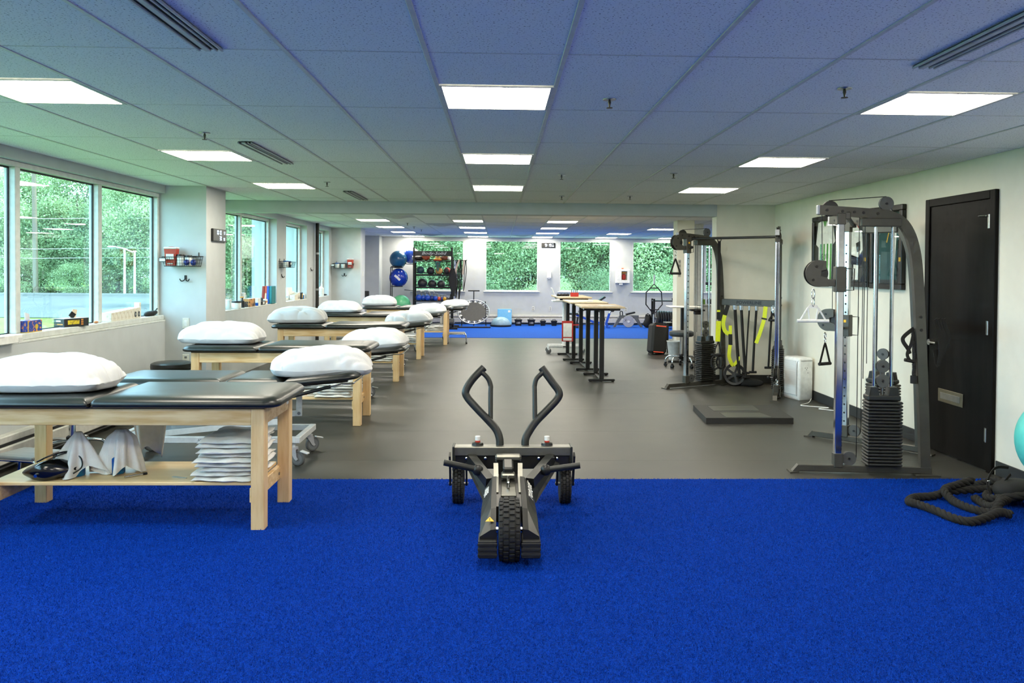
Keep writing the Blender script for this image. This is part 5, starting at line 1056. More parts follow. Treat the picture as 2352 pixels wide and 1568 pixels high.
segs(t,'10:10',.055,LEDT,frameM((.0305,-.13,.005),(0,1,0),(0,0,1)),.6); segs(t,'30',.05,LEDT,frameM((.0305,-.02,-.06),(0,1,0),(0,0,1)),.6); segs(t,'58',.035,LEDT,frameM((.0305,.12,-.06),(0,1,0),(0,0,1)),.6); segs(t,'57',.035,LEDT,frameM((.0305,.13,.015),(0,1,0),(0,0,1)),.6)
t=thing('digital_clock','black digital clock reading 9 19 on the far wall','clock',(1.42,23.498,2.315)); G().cb(-.20,.20,-.03,0,-.07,.07,.006).build('case',FRB,t)
segs(t,'9:19',.085,LEDT,frameM((-.10,-.0305,-.042),(1,0,0),(0,0,1)),.55); segs(t,'58',.04,LEDT,frameM((.105,-.0305,-.042),(1,0,0),(0,0,1)),.6); segs(t,'F1',.028,LEDT,frameM((.115,-.0305,.018),(1,0,0),(0,0,1)),.6)
# front sill: tissue box, black carton, white cartons, pouch, folded paper
SY=1.035
def art_mat():
    M=mat('tissue_print',(24,60,150),.5,c2=(226,140,60),vs=9,stretch=(3,14,4),thr=(.55,.62)); return M
t=thing('tissue_box','tissue box with blue and orange leaf print on the front sill','tissue box',(-3.945,6.87,SY),R_(90)); G().cb(-.115,.115,-.055,.055,.0,.10,.003).build('carton',art_mat(),t); G().cb(-.098,-.082,-.0555,.0555,-.0002,.0995,.002).build('yellow_edge',mat('print_yellow',(214,180,50),.6),t); G().cb(-.1155,.1155,-.0557,.0557,.0,.008,.002).build('yellow_base',mat('print_yellow',(214,180,50),.6),t); G().lathe([(.001,0),(.022,0),(.022,.0015),(.001,.0015)],18,frameM((.03,-.0552,.045),(1,0,0),(0,0,1))).build('seal',mat('print_yellow',(214,180,50),.6),t); G().add([(-.03,0,.1),(.03,0,.1),(.02,.0,.15),(-.02,.01,.165),(-.03,.01,.1),(.03,.01,.1),(.02,.012,.15),(-.02,.022,.165)],[(0,1,2,3),(7,6,5,4),(0,4,5,1),(1,5,6,2),(2,6,7,3),(3,7,4,0)]).build('tissue',LINEN,t)
t=thing('glove_carton','black carton with a yellow window print on the front sill','carton',(-3.945,7.56,SY),R_(72)); CB=mat('carton_black',(30,32,34),.45); G().cb(-.14,.14,-.06,.06,0,.075,.002).build('carton',CB,t); G().box(-.10,.03,-.0612,-.060,.022,.06).build('yellow_print',mat('print_yellow2',(216,196,40),.5,c2=(150,130,34),vs=60,thr=(.52,.58)),t)
for k in range(3): G().box(.05,.075,-.0612,-.060,.012+.02*k,.027+.02*k).build('orange_square',mat('print_orange',(214,140,60),.5),t)
G().box(-.1412,-.140,-.045,.02,.02,.03).build('orange_line',mat('print_orange',(214,140,60),.5),t); G().box(-.1412,-.140,-.02,.03,.048,.062).build('white_mark',LBL,t); G().cb(-.135,.135,-.055,.055,.075,.077,.0005).build('white_top',LBL,t); G().cb(-.03,.03,-.004,.004,0,.05,.003,Mx((-.02,-.01,.085),(.2,.6,0))).build('glove_tip',BLK,t); G().add([(-.02,0,.076),(.05,.0,.076),(.085,.02,.15),(.045,.03,.155),(-.02,.006,.076),(.05,.006,.076),(.085,.026,.15),(.045,.036,.155)],[(0,1,2,3),(7,6,5,4),(0,4,5,1),(1,5,6,2),(2,6,7,3),(3,7,4,0)]).build('paper_flap',mat('tan_paper',(214,190,160),.7),t)
CRM=mat('carton_cream',(226,220,204),.6,c2=(206,196,176),vs=26,thr=(.55,.6))
for k in range(8):
    dk=k>=6; t=thing('needle_carton',f'small cream carton in the row on the front sill, {ORD[k+1] if k else "first"} from the left' if not dk else ('cream carton with a black half-moon print, left one of the pair' if k==6 else 'cream carton with a black half-moon print, right one of the pair'),'carton',(-3.945,8.26+.082*k,SY),R_(90),'row of cream cartons'); G().cb(-.039,.039,-.05,.05,0,.088+.004*k,.002).build('carton',CRM,t)
    if dk: G().prism([(.022*math.cos(a)+.0,.035+.03*math.sin(a)) for a in [R_(q) for q in range(90,271,15)]]+[(.025,.012),(.025,.06)],.001,frameM((.0,-.0502,.01),(1,0,0),(0,0,1))).build('half_moon',CB,t); text('letter','G',.03,LBL,t,frameM((.004,-.0515,.045),(1,0,0),(0,0,1)),.0003)
    else: G().cb(-.036,.036,-.047,.047,.088+.004*k,.0885+.004*k,.0002).build('white_top',LBL,t)
t=thing('needle_carton','cream carton standing upright behind the half-moon pair','carton',(-3.96,8.95,SY),R_(90)); G().cb(-.02,.02,-.03,.03,0,.165,.002).build('carton',CRM,t); G().cb(-.018,.018,-.031,-.030,.05,.12,.0003).build('pale_label',LBL,t)
t=thing('black_pouch','flat black pouch at the end of the front sill','pouch',(-3.945,9.25,SY),R_(90)); G().grid(lambda u,v:(.15*math.cos(2*PI*u)*math.sin(PI*v)**.5,.045*math.sin(2*PI*u)*math.sin(PI*v)**.5,.028-.028*math.cos(PI*v)+.01*math.cos(2*PI*u)*math.sin(PI*v)),26,12).build('pouch_body',WEB,t,60); G().tube(smoothpath([(.10,-.01,.05),(.14,-.01,.075),(.17,0,.07)],4),.006,8).build('zip_tab',WEB,t,40)
o=label(G().grid(lambda u,v:(.02*math.sin(PI*v)*math.cos(2*PI*u),.045*(v-.5)*2,.012+.012*math.sin(PI*v)*math.sin(2*PI*u)),12,8).build('dried_leaf',mat('leaf_tan',(206,140,90),.7),None,60,(-3.92,7.96,SY)),'small tan leaf on the front sill beside the frame','leaf')
t=thing('paper_ream','white wrapped packet on the ledge at the left edge','packet',(-3.85,6.36,SZ),R_(88)); G().cb(-.17,.17,-.055,.05,0,.065,.004).build('packet',LBL,t); G().cb(-.171,-.05,-.056,.051,.05,.066,.003).build('wrapper_fold',mat('wrap_grey',(214,214,210),.6),t); G().cb(.12,.171,-.057,-.054,.0,.04,.001).build('end_flap',mat('wrap_grey',(214,214,210),.6),t)
# second window sill: jars, boxes, binders
Z2=SZ; G3='small things on the second window sill'
jar('white tub with black lid on the second sill',(-3.93,12.16,Z2),.075,.085,BLK,None,G3); t=thing('pump_bottle','dark pump bottle on the second sill','bottle',(-3.92,12.42,Z2),0,G3); G().lathe([(.001,0),(.035,0),(.035,.10),(.015,.12),(.012,.15),(.001,.15)],18).build('body',CB,t,40); G().cb(-.035,.02,-.012,.012,.15,.17,.004).build('pump',mat('print_orange',(214,140,60),.5),t)
jar('clear plastic cup on the second sill nearest the column',(-3.95,11.86,Z2),.05,.12,LBL,mat('frosted',(220,230,226),.3),G3)
t=thing('snack_box','brown and orange patterned box on the second sill','box',(-3.93,12.79,Z2),R_(90),G3); G().cb(-.16,.16,-.05,.05,0,.125,.003).build('carton',mat('leaf_carton',(198,140,78),.6,c2=(56,40,34),vs=16,thr=(.5,.56)),t); G().cb(-.158,.158,-.048,.048,.125,.127,.0005).build('top',LBL,t)
t=thing('paper_cup','white paper cup behind the patterned box','cup',(-4.0,12.68,Z2),0,G3); G().lathe([(.001,0),(.035,0),(.048,.21),(.050,.215),(.044,.21),(.032,.006),(.001,.006)],20).build('cup',LBL,t,40); G().lathe([(.045,.208),(.053,.21),(.053,.218),(.045,.22)],20).build('rim',LBL,t,40)
t=thing('white_box','plain white box with a blue stripe on the second sill','box',(-3.93,13.16,Z2),R_(90),G3); G().cb(-.075,.085,-.05,.05,0,.12,.003).build('carton',LBL,t); G().cb(-.076,-.05,-.051,.051,0,.05,.002).build('stripe',BLUEB,t)
t=thing('tape_dispenser','dark tape dispenser with a white label on the second sill','dispenser',(-3.92,13.42,Z2),R_(90),G3); G().cb(-.11,.11,-.04,.04,0,.07,.012).build('base',CB,t); G().cb(-.06,.03,-.0415,-.0395,.015,.055,.001).build('label_card',LBL,t); G().lathe([(.012,-.015),(.04,-.015),(.04,.015),(.012,.015)],18,frameM((.0,0,.08),(1,0,0),(0,0,1))).build('roll',BLK,t,40)
t=thing('white_box','small white and orange box beside the binders','box',(-3.94,13.63,Z2),R_(90),G3); G().cb(-.07,.07,-.04,.04,0,.085,.003).build('carton',LBL,t); G().cb(-.071,.071,-.041,.041,.03,.055,.002).build('orange_band',mat('print_orange',(214,140,60),.5),t)
for k,(c,nm) in enumerate((((150,44,34),'dark red'),((198,70,46),'orange red'),((28,82,176),'blue'),((24,122,128),'teal'))):
    m_=mat('binder_'+nm.replace(' ','_'),c,.5); t=thing('ring_binder',f'{nm} binder standing on the second sill','binder',(-4.012+.046*k,13.90,Z2+.001),0,'binders on the second sill'); Mb_=Mx((0,0,0),(0,.06 if k<2 else 0,0))
    G().cb(-.021,.021,-.12,.12,.002,.30,.005,Mb_).build('cover',m_,t); G().cb(-.012,.012,-.1215,-.119,.08,.18,.001,Mb_).build('spine_label',mat('spine_paper',(220,200,160),.6) if k==1 else m_,t)
# third and fourth sills
for k in range(5):
    dk=k>=3; t=thing('needle_carton',('cream carton on the third sill, '+ORD[k+1]+' from the near end') if k else 'cream carton on the third sill, nearest','carton',(-3.94,15.50+.085*k,Z2),R_(90),'cream cartons on the third sill'); G().cb(-.04,.04,-.05,.05,0,.10+.01*k,.002).build('carton',CRM,t); 
    if dk: G().prism([(-.03,.02),(.03,.02),(.0,.09)],.001,frameM((0,-.0503,0),(1,0,0),(0,0,1))).build('black_print',CB,t)
t=thing('paper_stack','white papers propped behind the third sill cartons','papers',(-4.0,15.62,Z2),R_(90)); G().cb(-.16,.16,-.004,.004,0,.24,.001,Mx((0,0,0),(-.12,0,0))).build('sheet',LBL,t); G().cb(-.05,.27,-.01,-.005,0,.16,.001,Mx((0,0,0),(-.12,0,0))).build('front_sheet',LBL,t)
t=thing('black_box','black box with gold print on the third sill','box',(-3.93,16.02,Z2),R_(90)); G().cb(-.06,.06,-.045,.045,0,.13,.003).build('carton',CB,t); G().box(-.01,.035,-.0462,-.045,.03,.11).build('gold_print',JGOLD,t); G().cb(-.059,.059,-.044,.044,.13,.133,.001).build('blue_lid',BLUEB,t)
jar('small blue jar at the far end of the third sill',(-3.92,16.17,Z2),.035,.05,BLUEB,BLUEB); t=thing('soap_packet','white packet at the far end of the third sill','packet',(-3.94,16.26,Z2),R_(90)); G().cb(-.035,.035,-.04,.04,0,.10,.01).build('packet',LBL,t); G().cb(-.034,.034,-.004,.004,.10,.125,.002).build('crimp',LBL,t)
t=thing('pump_bottle','white pump bottle on the fourth sill','bottle',(-3.945,17.98,Z2)); G().lathe([(.001,0),(.055,0),(.06,.01),(.06,.17),(.03,.20),(.018,.205),(.018,.23),(.001,.23)],22).build('body',LBL,t,40); G().cyl((0,0,.23),(0,0,.28),.008,n=10).build('stem',LBL,t,40); G().cb(-.012,.012,-.02,.06,.278,.295,.004).build('pump',LBL,t)
label(G().sph((0,0,.018),(.05,.075,.02),20,10).build('computer_mouse',CB,None,60,(-3.93,18.27,Z2)),'small black mouse-shaped pad beside the pump bottle','mouse')
# ------------------------------------------------------------------ ball rack and its load by the far wall
RK=mat('rack_black',(26,27,28),.4,.3)
t=thing('ball_rack','tall black storage rack of medicine balls and kettlebells before the far window','storage rack',(-1.86,22.6,0))
for x in (-.53,.53):
    for y in (-.0,.42): G().cb(x-.025,x+.025,y-.025,y+.025,0,2.2 if y<.1 else 1.95,.004).build('post',RK,t)
    G().cb(x-.03,x+.03,-.10,.50,0,.05,.004).build('foot',RK,t)
for z in (1.835,1.455,1.105,.715):
    s=G().cb(-.50,.50,-.02,.02,z-.03,z,.004).build('shelf_rail',RK,t); G().cb(-.50,.50,.40,.44,z+.02,z+.05,.004).build('rear_rail',RK,t)
    if z in (1.835,.715): G().cb(-.50,.50,.02,.40,z-.012,z,.003).build('shelf_tray',RK,t)
    else: 
        G().cb(-.50,.50,.16,.19,z-.05,z-.02,.004).build('cradle_rail',RK,t)
sp=G().cb(-.505,.505,-.03,-.02,1.96,2.10,.003).build('sign_panel',mat('sign_black',(24,25,27),.4),t); text('sign_lettering','Body-Solid',.115,LBL,sp,frameM((.02,-.0306,2.035),(1,0,0),(0,0,1)),.0004,1.35,shear=.3)
for z in (1.72,.99):
    for dx in (.0,.05): G().tube([(-.55,.05+dx,z),(-.80,.05+dx,z+.02)],.009,8).build('ball_arm',RK,t,40)
def gymball(nm,txt,x,y,z,r,m,cat='ball',grp=None,seam=None):
    t=thing(nm,txt,cat,(x,y,z),random.uniform(0,6),grp); G().sph((0,0,0),r,32,20).build('ball_skin',m,t,60)
    if seam:
        for k in range(2): G().tube([Matrix.Rotation(k*PI/2,3,'Z')@Vector((r*1.0*math.cos(2*PI*i/40),0,r*1.0*math.sin(2*PI*i/40))) for i in range(40)],r*.02,5,closed=True).build('seam',seam,t,40)
    else: G().lathe([(.001,r*.995),(r*.07,r*.992),(r*.07,r*1.004),(.001,r*1.006)],12,Mx((0,0,0),(.9,.2,0))).build('valve_plug',LBL,t,40)
    return t
BT=mat('ball_teal_blue',(36,92,128),.28,c2=(30,82,118),vs=10); BB=mat('ball_blue',(24,60,170),.25,c2=(20,52,156),vs=10); BG=mat('ball_green',(96,186,130),.3,c2=(88,176,122),vs=10); BW=mat('ball_white_blue',(226,226,236),.35,c2=(40,84,190),vs=2.2,thr=(.5,.56))
gymball('exercise_ball','dark teal exercise ball, upper one beside the rack',-2.84,22.72,1.86,.245,BT,'exercise ball')
b=gymball('exercise_ball','royal blue exercise ball, middle one beside the rack',-2.83,22.72,1.35,.262,BB,'exercise ball'); b.rotation_euler=(0,0,0); G().cb(-.10,.10,-.266,-.256,-.03,.03,.002,Mx((0,0,0),(.0,.75,0))).build('logo_patch',LBL,b)
gymball('exercise_ball','white and blue exercise ball behind the rack corner',-2.50,22.95,1.97,.23,BW,'exercise ball'); gymball('exercise_ball','green exercise ball on the floor behind the farthest table',-2.74,22.55,.60,.27,BG,'exercise ball')
t=thing('ball_holder','black ball holder frame against the far corner','rack',(-2.86,22.72,0)); 
for y in (-.16,.16):
    G().tube([(-.17,y,0),(-.17,y,1.64),(-.15,y,1.66),(.15,y,1.66)],.012,8).build('upright',RK,t,40)
for z in (.36,1.10,1.63): G().tube([(.15*math.cos(2*PI*i/24)+.0,.15*math.sin(2*PI*i/24),z) for i in range(24)],.010,8,closed=True).build('holder_ring',RK,t,40); G().tube([(-.17,-.16,z),(-.17,.16,z)],.01,8).build('cross_rod',RK,t,40); G().tube([(-.17,.0,z),(-.14,.0,z)],.01,8).build('ring_arm',RK,t,40)
MBK=mat('medicine_ball_black',(34,34,36),.5,bump=.2,bs=60); MBR=mat('medicine_ball_brown',(168,92,52),.6,c2=(150,60,44),vs=10,thr=(.5,.55)); MBT=mat('medicine_ball_teal',(48,82,88),.5,c2=(34,60,64),vs=8); MBRD=mat('medicine_ball_red',(170,52,40),.55)
gymball('medicine_ball','brown leather ball on the top rack shelf',-2.06,22.70,1.95,.115,MBR,'medicine ball',seam=BLK)
for nm,x,z,r,m in (('dark teal medicine ball, left on the second rack shelf',-2.21,1.565,.105,MBT),('black medicine ball, second on the second rack shelf',-1.93,1.545,.11,MBK),('tan and black medicine ball, third on the second rack shelf',-1.69,1.54,.10,mat('medicine_ball_tan',(196,150,84),.6,c2=(52,46,40),vs=3,thr=(.5,.54))),('red and black medicine ball, right on the second rack shelf',-1.47,1.55,.10,mat('medicine_ball_redblack',(170,52,40),.55,c2=(40,34,34),vs=4,thr=(.5,.54)))): gymball('medicine_ball',nm,x,22.70,z,r,m,'medicine ball',seam=BLK)
for nm,x,r in (('large black slam ball, left on the third rack shelf',-2.16,.135),('black slam ball with a white mark, middle of the third rack shelf',-1.885,.12),('small black slam ball, right on the third rack shelf',-1.635,.115)): gymball('slam_ball',nm,x,22.70,1.06+r*1.0,r,MBK,'slam ball',seam=BLK)
def glove(txt,x,rz,m):
    t=thing('boxing_glove',txt,'boxing glove',(x,22.72,1.836),rz); G().grid(lambda u,v:(.13*(v-.5)*2,(.055+.02*v)*math.cos(2*PI*u)*math.sin(PI*max(.06,min(.97,v)))**.35,.07+.062*math.sin(2*PI*u)*math.sin(PI*max(.06,min(.97,v)))**.35),20,14).build('fist',m,t,60); G().sph((.04,-.05,.09),(.05,.025,.03),14,8).build('thumb',m,t,50); G().lathe([(.04,-.03),(.052,-.03),(.052,.03),(.04,.03)],16,frameM((-.15,0,.07),(0,1,0),(0,0,1))).build('cuff',LBL,t,40)
GLV=mat('glove_leather',(48,40,38),.45); glove('dark boxing glove lying at the left of the top shelf',-2.27,.2,GLV); glove('brown and black boxing glove at the right of the top shelf',-1.55,2.8,mat('glove_brown',(120,62,40),.45,c2=(40,32,30),vs=6,thr=(.5,.55)))
b2_=thing('boxing_glove','black boxing glove standing up at the left of the top shelf','boxing glove',(-2.22,22.86,1.836)); G().sph((0,0,.18),(.07,.06,.09),20,12).build('fist',GLV,b2_,50); G().lathe([(.045,0),(.05,.02),(.045,.10),(.05,.12)],16).build('cuff',GLV,b2_,40)
t=thing('toy_hat','straw hat with a yellow and red brim on the top shelf','hat',(-1.73,22.70,1.836)); G().lathe([(.11,.0),(.115,.02),(.11,.04),(.07,.045),(.001,.045)],22).build('brim',mat('brim_red',(196,74,44),.7),t,40); G().lathe([(.112,.032),(.118,.036),(.112,.052),(.08,.055)],22).build('brim_band',mat('print_yellow2',(216,196,40),.5),t,40); G().lathe([(.07,.045),(.07,.10),(.05,.16),(.02,.19),(.001,.192)],20).build('crown',mat('straw',(176,136,92),.8),t,40)
t=thing('pennant','dark green pennant hanging under the top shelf','pennant',(-1.72,22.56,1.80)); G().prism([(-.09,0),(.09,0),(.01,-.27),(-.01,-.27)],.004,frameM((0,0,0),(1,0,0),(0,0,1))).build('cloth',mat('pennant_green',(46,98,88),.8),t)
for k in range(3): G().lathe([(.001,0),(.012,0),(.012,.001),(.001,.001)],10,frameM((0,-.0045,-.05-.06*k),(1,0,0),(0,0,1))).build('dot',RED,t)
def kettlebell(txt,x,y,s,m):
    t=thing('kettlebell',txt,'kettlebell',(x,y,.716),random.uniform(-.3,.3),'kettlebells on the bottom shelf'); G().lathe([(.001,0),(.05*s,0),(.075*s,.03*s),(.082*s,.07*s),(.07*s,.115*s),(.04*s,.145*s),(.001,.15*s)],20).build('bell',m,t,50); G().tube(smoothpath([(-.045*s,0,.12*s),(-.06*s,0,.20*s),(-.04*s,0,.235*s),(.04*s,0,.235*s),(.06*s,0,.20*s),(.045*s,0,.12*s)],4),.013*s,8).build('handle',STL,t,50)
KB=mat('kettlebell_blue',(28,72,176),.4); KN=mat('kettlebell_navy',(30,48,120),.4); KR=mat('kettlebell_red',(196,76,50),.4); KY=mat('kettlebell_yellow',(222,170,50),.4); KG=mat('kettlebell_grey',(84,82,80),.5)
for k,(x,y,s,m,tx) in enumerate(((-2.26,22.68,1.1,KB,'largest blue kettlebell at the left of the bottom shelf'),(-2.13,22.74,1.0,KB,'blue kettlebell, second from the left'),(-2.01,22.68,1.0,KB,'blue kettlebell, third from the left'),(-1.89,22.72,1.0,KN,'navy kettlebell, fourth from the left'),(-1.79,22.66,.85,KB,'small blue kettlebell left of the red one'),(-1.69,22.68,.72,KR,'red kettlebell on the bottom shelf'),(-1.61,22.70,.66,KN,'small navy kettlebell between red and yellow'),(-1.53,22.68,.68,KY,'yellow kettlebell on the bottom shelf'),(-2.07,22.90,1.1,KB,'blue kettlebell standing behind the front row'))): kettlebell(tx,x,y,s,m)
for k,(x,tx) in enumerate(((-1.46,'grey wrist weight, left of the pair on the bottom shelf'),(-1.385,'grey wrist weight, right of the pair on the bottom shelf'))):
    t=thing('wrist_weight',tx,'weight',(x,22.68,.716)); G().lathe([(.025,-.03),(.045,-.03),(.045,.03),(.025,.03)],16,frameM((0,0,.046),(1,0,0),(0,0,1))).build('cuff',KG,t,40); G().cb(-.012,.012,-.031,.031,.085,.094,.003).build('strap',WEB,t)
# hooks of straps on the rack's right side
t=thing('hook_arm','black hook arm bolted to the right of the rack','hook',(-1.33,22.56,1.84)); G().tube([(.025,0,0),(.40,0,.0),(.42,0,.02)],.012,8).build('arm',RK,t,40); G().cb(.0,.028,-.03,.03,-.05,.05,.003).build('mount_plate',RK,t)
CHN=mat('white_blue_rope',(220,226,236),.6,c2=(40,60,110),vs=60,thr=(.48,.52)); TANW=mat('tan_leather',(206,184,160),.6)
def hangstrap(txt,x,z0,z1,w_,m,sway,grp='straps hung beside the rack',loop=True):
    t=thing('hanging_strap',txt,'strap',(x,22.54,z0),0,grp); L=z0-z1; G().sweep(smoothpath([(0,0,0),(sway*.6,-.01,-L*.4),(sway,-.01,-L)],6),w_,.008,(0,1,0)).build('front_strap',m,t,50)
    if loop: G().sweep(smoothpath([(.01,.05,0),(sway*.6+.05,.05,-L*.4),(sway,.0,-L)],6),w_,.008,(0,1,0)).build('back_strap',m,t,50)
    G().tube([(0,0,0),(0,.025,.012),(0,.05,0)],w_*.4,8).build('loop_top',m,t,40); return t
hangstrap('white and blue braided rope hanging beside the rack',-1.25,1.83,.72,.035,CHN,.01); hangstrap('black strap hanging next to the braided rope',-1.19,1.83,.80,.03,WEB,-.02); hangstrap('tan leather strap hanging beside the rack',-1.13,1.84,1.30,.05,TANW,-.12,loop=False); hangstrap('black strap with orange tip hanging beside the rack',-1.09,1.83,.70,.03,WEB,-.04); hangstrap('pale leather loop at the end of the hook arm',-.99,1.84,1.45,.045,TANW,-.03,loop=False); hangstrap('long black loop at the end of the hook arm',-.95,1.84,.99,.02,WEB,-.05)
t=thing('black_jacket','black vest hung on the rack corner','vest',(-1.33,22.50,1.60)); G().grid(lambda u,v:(.02+(.05+.07*math.sin(PI*min(1,v*1.2)))*math.cos(2*PI*u)+.03*v,-.01+.04*math.sin(2*PI*u),-.75*v+.03*math.sin(3*u*6.28)*(1-v)),24,16).build('cloth',WEB,t,60); G().tube([(-.03,0,-.70),(-.045,0,-1.0)],.012,8).build('belt_end',WEB,t,40)
# rebounder trampoline, blue pad, balance dome, black boxes
t=thing('trampoline','round tilted mini trampoline with a T handle','trampoline',(-.71,22.2,0)); Mt=Mx((0,0,.43),(R_(46),0,0))
G().tube([Mt@Vector((.43*math.cos(2*PI*i/48),.43*math.sin(2*PI*i/48),0)) for i in range(48)],.018,8,closed=True).build('rim',MET,t,50); G().lathe([(.001,0),(.34,0),(.34,.004),(.001,.004)],40,Mt).build('jump_mat',mat('mat_grey',(74,74,72),.8),t,40)
for k in range(30): a=2*PI*k/30; G().sweep([Mt@Vector((.335*math.cos(a),.335*math.sin(a),.002)),Mt@Vector((.425*math.cos(a),.425*math.sin(a),.002))],.03,.004,(0,-.7,.7)).build('bungee',LBL if 4<k<26 and k%2 else BLK,t)
G().tube([(0,.30,.70),(0,.30,1.0)],.014,8).build('handle_post',RK,t,40); G().cyl((-.16,.30,1.0),(.16,.30,1.0),.016,n=10).build('handle_bar',GRIP,t,40); G().tube([(-.32,.42,.70),(-.34,.44,.02),(-.34,-.30,.02)],.014,8).build('stand_leg',RK,t,40); G().tube([(.32,.42,.70),(.34,.44,.02),(.34,-.30,.02)],.014,8).build('stand_leg',RK,t,40); G().cb(-.6,.48,-.33,-.27,0,.04,.006).build('base_bar',RK,t)
G().tube([(0,.30,.72),(0,.44,.6),(0,.44,.02)],.014,8).build('handle_brace',RK,t,40)
t=thing('foam_pad','light blue square foam pad leaning on the far wall','foam pad',(.155,23.33,0)); G().cb(-.205,.205,-.03,.03,.01,.46,.012,Mx((0,-.05,0),(R_(-7),0,0))).build('foam',mat('foam_blue',(122,192,236),.7,c2=(112,184,230),vs=20),t); G().cb(.10,.17,-.032,-.029,.36,.42,.001,Mx((0,-.05,0),(R_(-7),0,0))).build('logo_patch',LBL,t)
t=thing('balance_dome','pale blue half-ball balance trainer on a black base','balance trainer',(.045,22.6,0)); G().lathe([(.001,.0),(.29,.0),(.30,.02),(.30,.05),(.28,.055),(.001,.055)],36).build('base',BLK,t,40); G().lathe([(.27,.055),(.272,.08),(.25,.15),(.19,.22),(.10,.262),(.001,.275)],36).build('dome',mat('dome_blue',(140,172,186),.35),t,60)
for k,(x,w_,h,lt,tx) in enumerate(((.545,.20,.185,1,'black handled box marked 100, left of the four'),(.915,.20,.185,1,'black handled box marked 100, second of the four'),(1.25,.15,.155,0,'small black handled box, third of the four'),(1.565,.16,.155,0,'small black handled box, right of the four'))):
    t=thing('sand_box',tx,'weight box',(x,22.95,0),0,'black boxes along the far wall'); a=w_/2; G().add([(-a*.82,-a*.7,0),(a*.82,-a*.7,0),(a*.82,a*.7,0),(-a*.82,a*.7,0),(-a,-a*.85,h-.03),(a,-a*.85,h-.03),(a,a*.85,h-.03),(-a,a*.85,h-.03)],[(3,2,1,0),(4,5,6,7),(0,1,5,4),(1,2,6,5),(2,3,7,6),(3,0,4,7)]).build('bucket',RK,t); G().cb(-a-.012,a+.012,-a*.85-.012,a*.85+.012,h-.032,h,.005).build('lid',RK,t); G().tube(smoothpath([(-a*.5,0,h-.002),(-a*.5,0,h+.022),(a*.5,0,h+.022),(a*.5,0,h-.002)],4),.008,8).build('lid_handle',RK,t,40)
    if lt: text('marking','100',.075,LBL,t,frameM((0,-a*.815,h*.46),(1,0,0),(0,-.09,1)),.001)
# dispenser, first aid cabinet
t=thing('soap_dispenser','white soap dispenser on the far wall','dispenser',(1.445,23.498,1.45)); G().cb(-.06,.06,-.10,0,-.10,.125,.02).build('housing',LBL,t); G().cb(-.035,.035,-.095,-.01,-.128,-.098,.008).build('nozzle',CASTG,t)
t=thing('aid_cabinet','white defibrillator cabinet with a red bag behind its window','cabinet',(3.59,23.498,1.435)); 
for q in ((-.20,.20,-.14,0,-.205,-.12),(-.20,.20,-.14,0,.14,.205),(-.20,-.04,-.14,0,-.12,.14),(.13,.20,-.14,0,-.12,.14),(-.04,.13,-.02,0,-.12,.14)): G().cb(*q,.005).build('case',LBL,t)
G().box(-.04,.13,-.138,-.134,-.12,.14).build('window_pane',PICG,t); G().cb(-.02,.10,-.10,-.03,-.11,.06,.03).build('red_bag',RED,t); G().cb(-.02,.11,-.10,-.06,.07,.12,.01).build('orange_strip',mat('print_orange',(214,140,60),.5),t); G().cb(-.03,.03,-.10,-.03,.205,.235,.006).build('alarm_light',mat('alarm_orange',(214,96,48),.4),t); G().cb(-.10,.0,-.13,-.02,-.26,-.205,.005).build('tag',LBL,t)
# ------------------------------------------------------------------ bench, rower, bag, plate rack, hex bar
BLF=mat('bench_blue',(30,82,190),.4); t=thing('weight_bench','adjustable weight bench with black pads and blue frame','bench',(2.5,22.3,0))
cushion(-.02,.62,-.13,.13,0,.06,(.03,.03,.03,.03),.0,.03).build('back_pad',VINYL,t,50,(-.06,0,.50),(0,R_(-34),0)); cushion(0,.34,-.13,.13,0,.06,(.03,.03,.03,.03),.0,.03).build('seat_pad',VINYL,t,50,(-.64,0,.36),(0,0,0)); cushion(0,.34,-.12,.12,0,.05,(.03,.03,.03,.03),.0,.03).build('middle_pad',VINYL,t,50,(-.30,0,.42),(0,R_(-20),0))
for p in ([(-.36,0,.36),(.12,0,.16),(.42,0,.12)],[(.46,0,.08),(.56,0,.40)]): G().sweep(p,.06,.06,(0,1,0)).build('frame_bar',BLF,t)
G().sweep([(.12,0,.16),(.46,0,.09)],.05,.05,(0,1,0)).build('pale_bar',LBL,t); G().sweep([(.0,0,.16),(.02,0,.52)],.04,.04,(0,1,0)).build('support_bar',DSTEEL,t); G().sweep(smoothpath([(.14,0,.50),(.34,0,.42),(.42,0,.20)],5),.05,.05,(0,1,0)).build('leg_hook',RK,t)
G().cyl((.63,-.16,.50),(.63,.16,.50),.05,n=16).build('roller',GRIP,t,40); G().tube([(.56,0,.40),(.63,0,.50)],.02,8).build('roller_arm',MET,t,40)
for x in (-.35,.52): G().cb(x-.03,x+.03,-.24,.24,0,.06,.006).build('floor_bar',BLF if x>0 else DSTEEL,t); G().sweep([(x,0,.05),(x+(.03 if x<0 else -.04),0,.30 if x<0 else .12)],.05,.05,(0,1,0)).build('floor_post',BLF if x>0 else DSTEEL,t)
t=thing('ab_machine','low grey exercise frame with a pale disc in front','exercise machine',(3.62,22.55,0)); MG=mat('machine_grey',(104,106,104),.5)
for s in (-1,1): G().prism([(s*.24,.34),(s*.12,.34),(s*.20,.22),(s*.36,.0),(s*.42,.0)],.10,frameM((0,.05,0),(1,0,0),(0,0,1))).build('side_leg',MG,t)
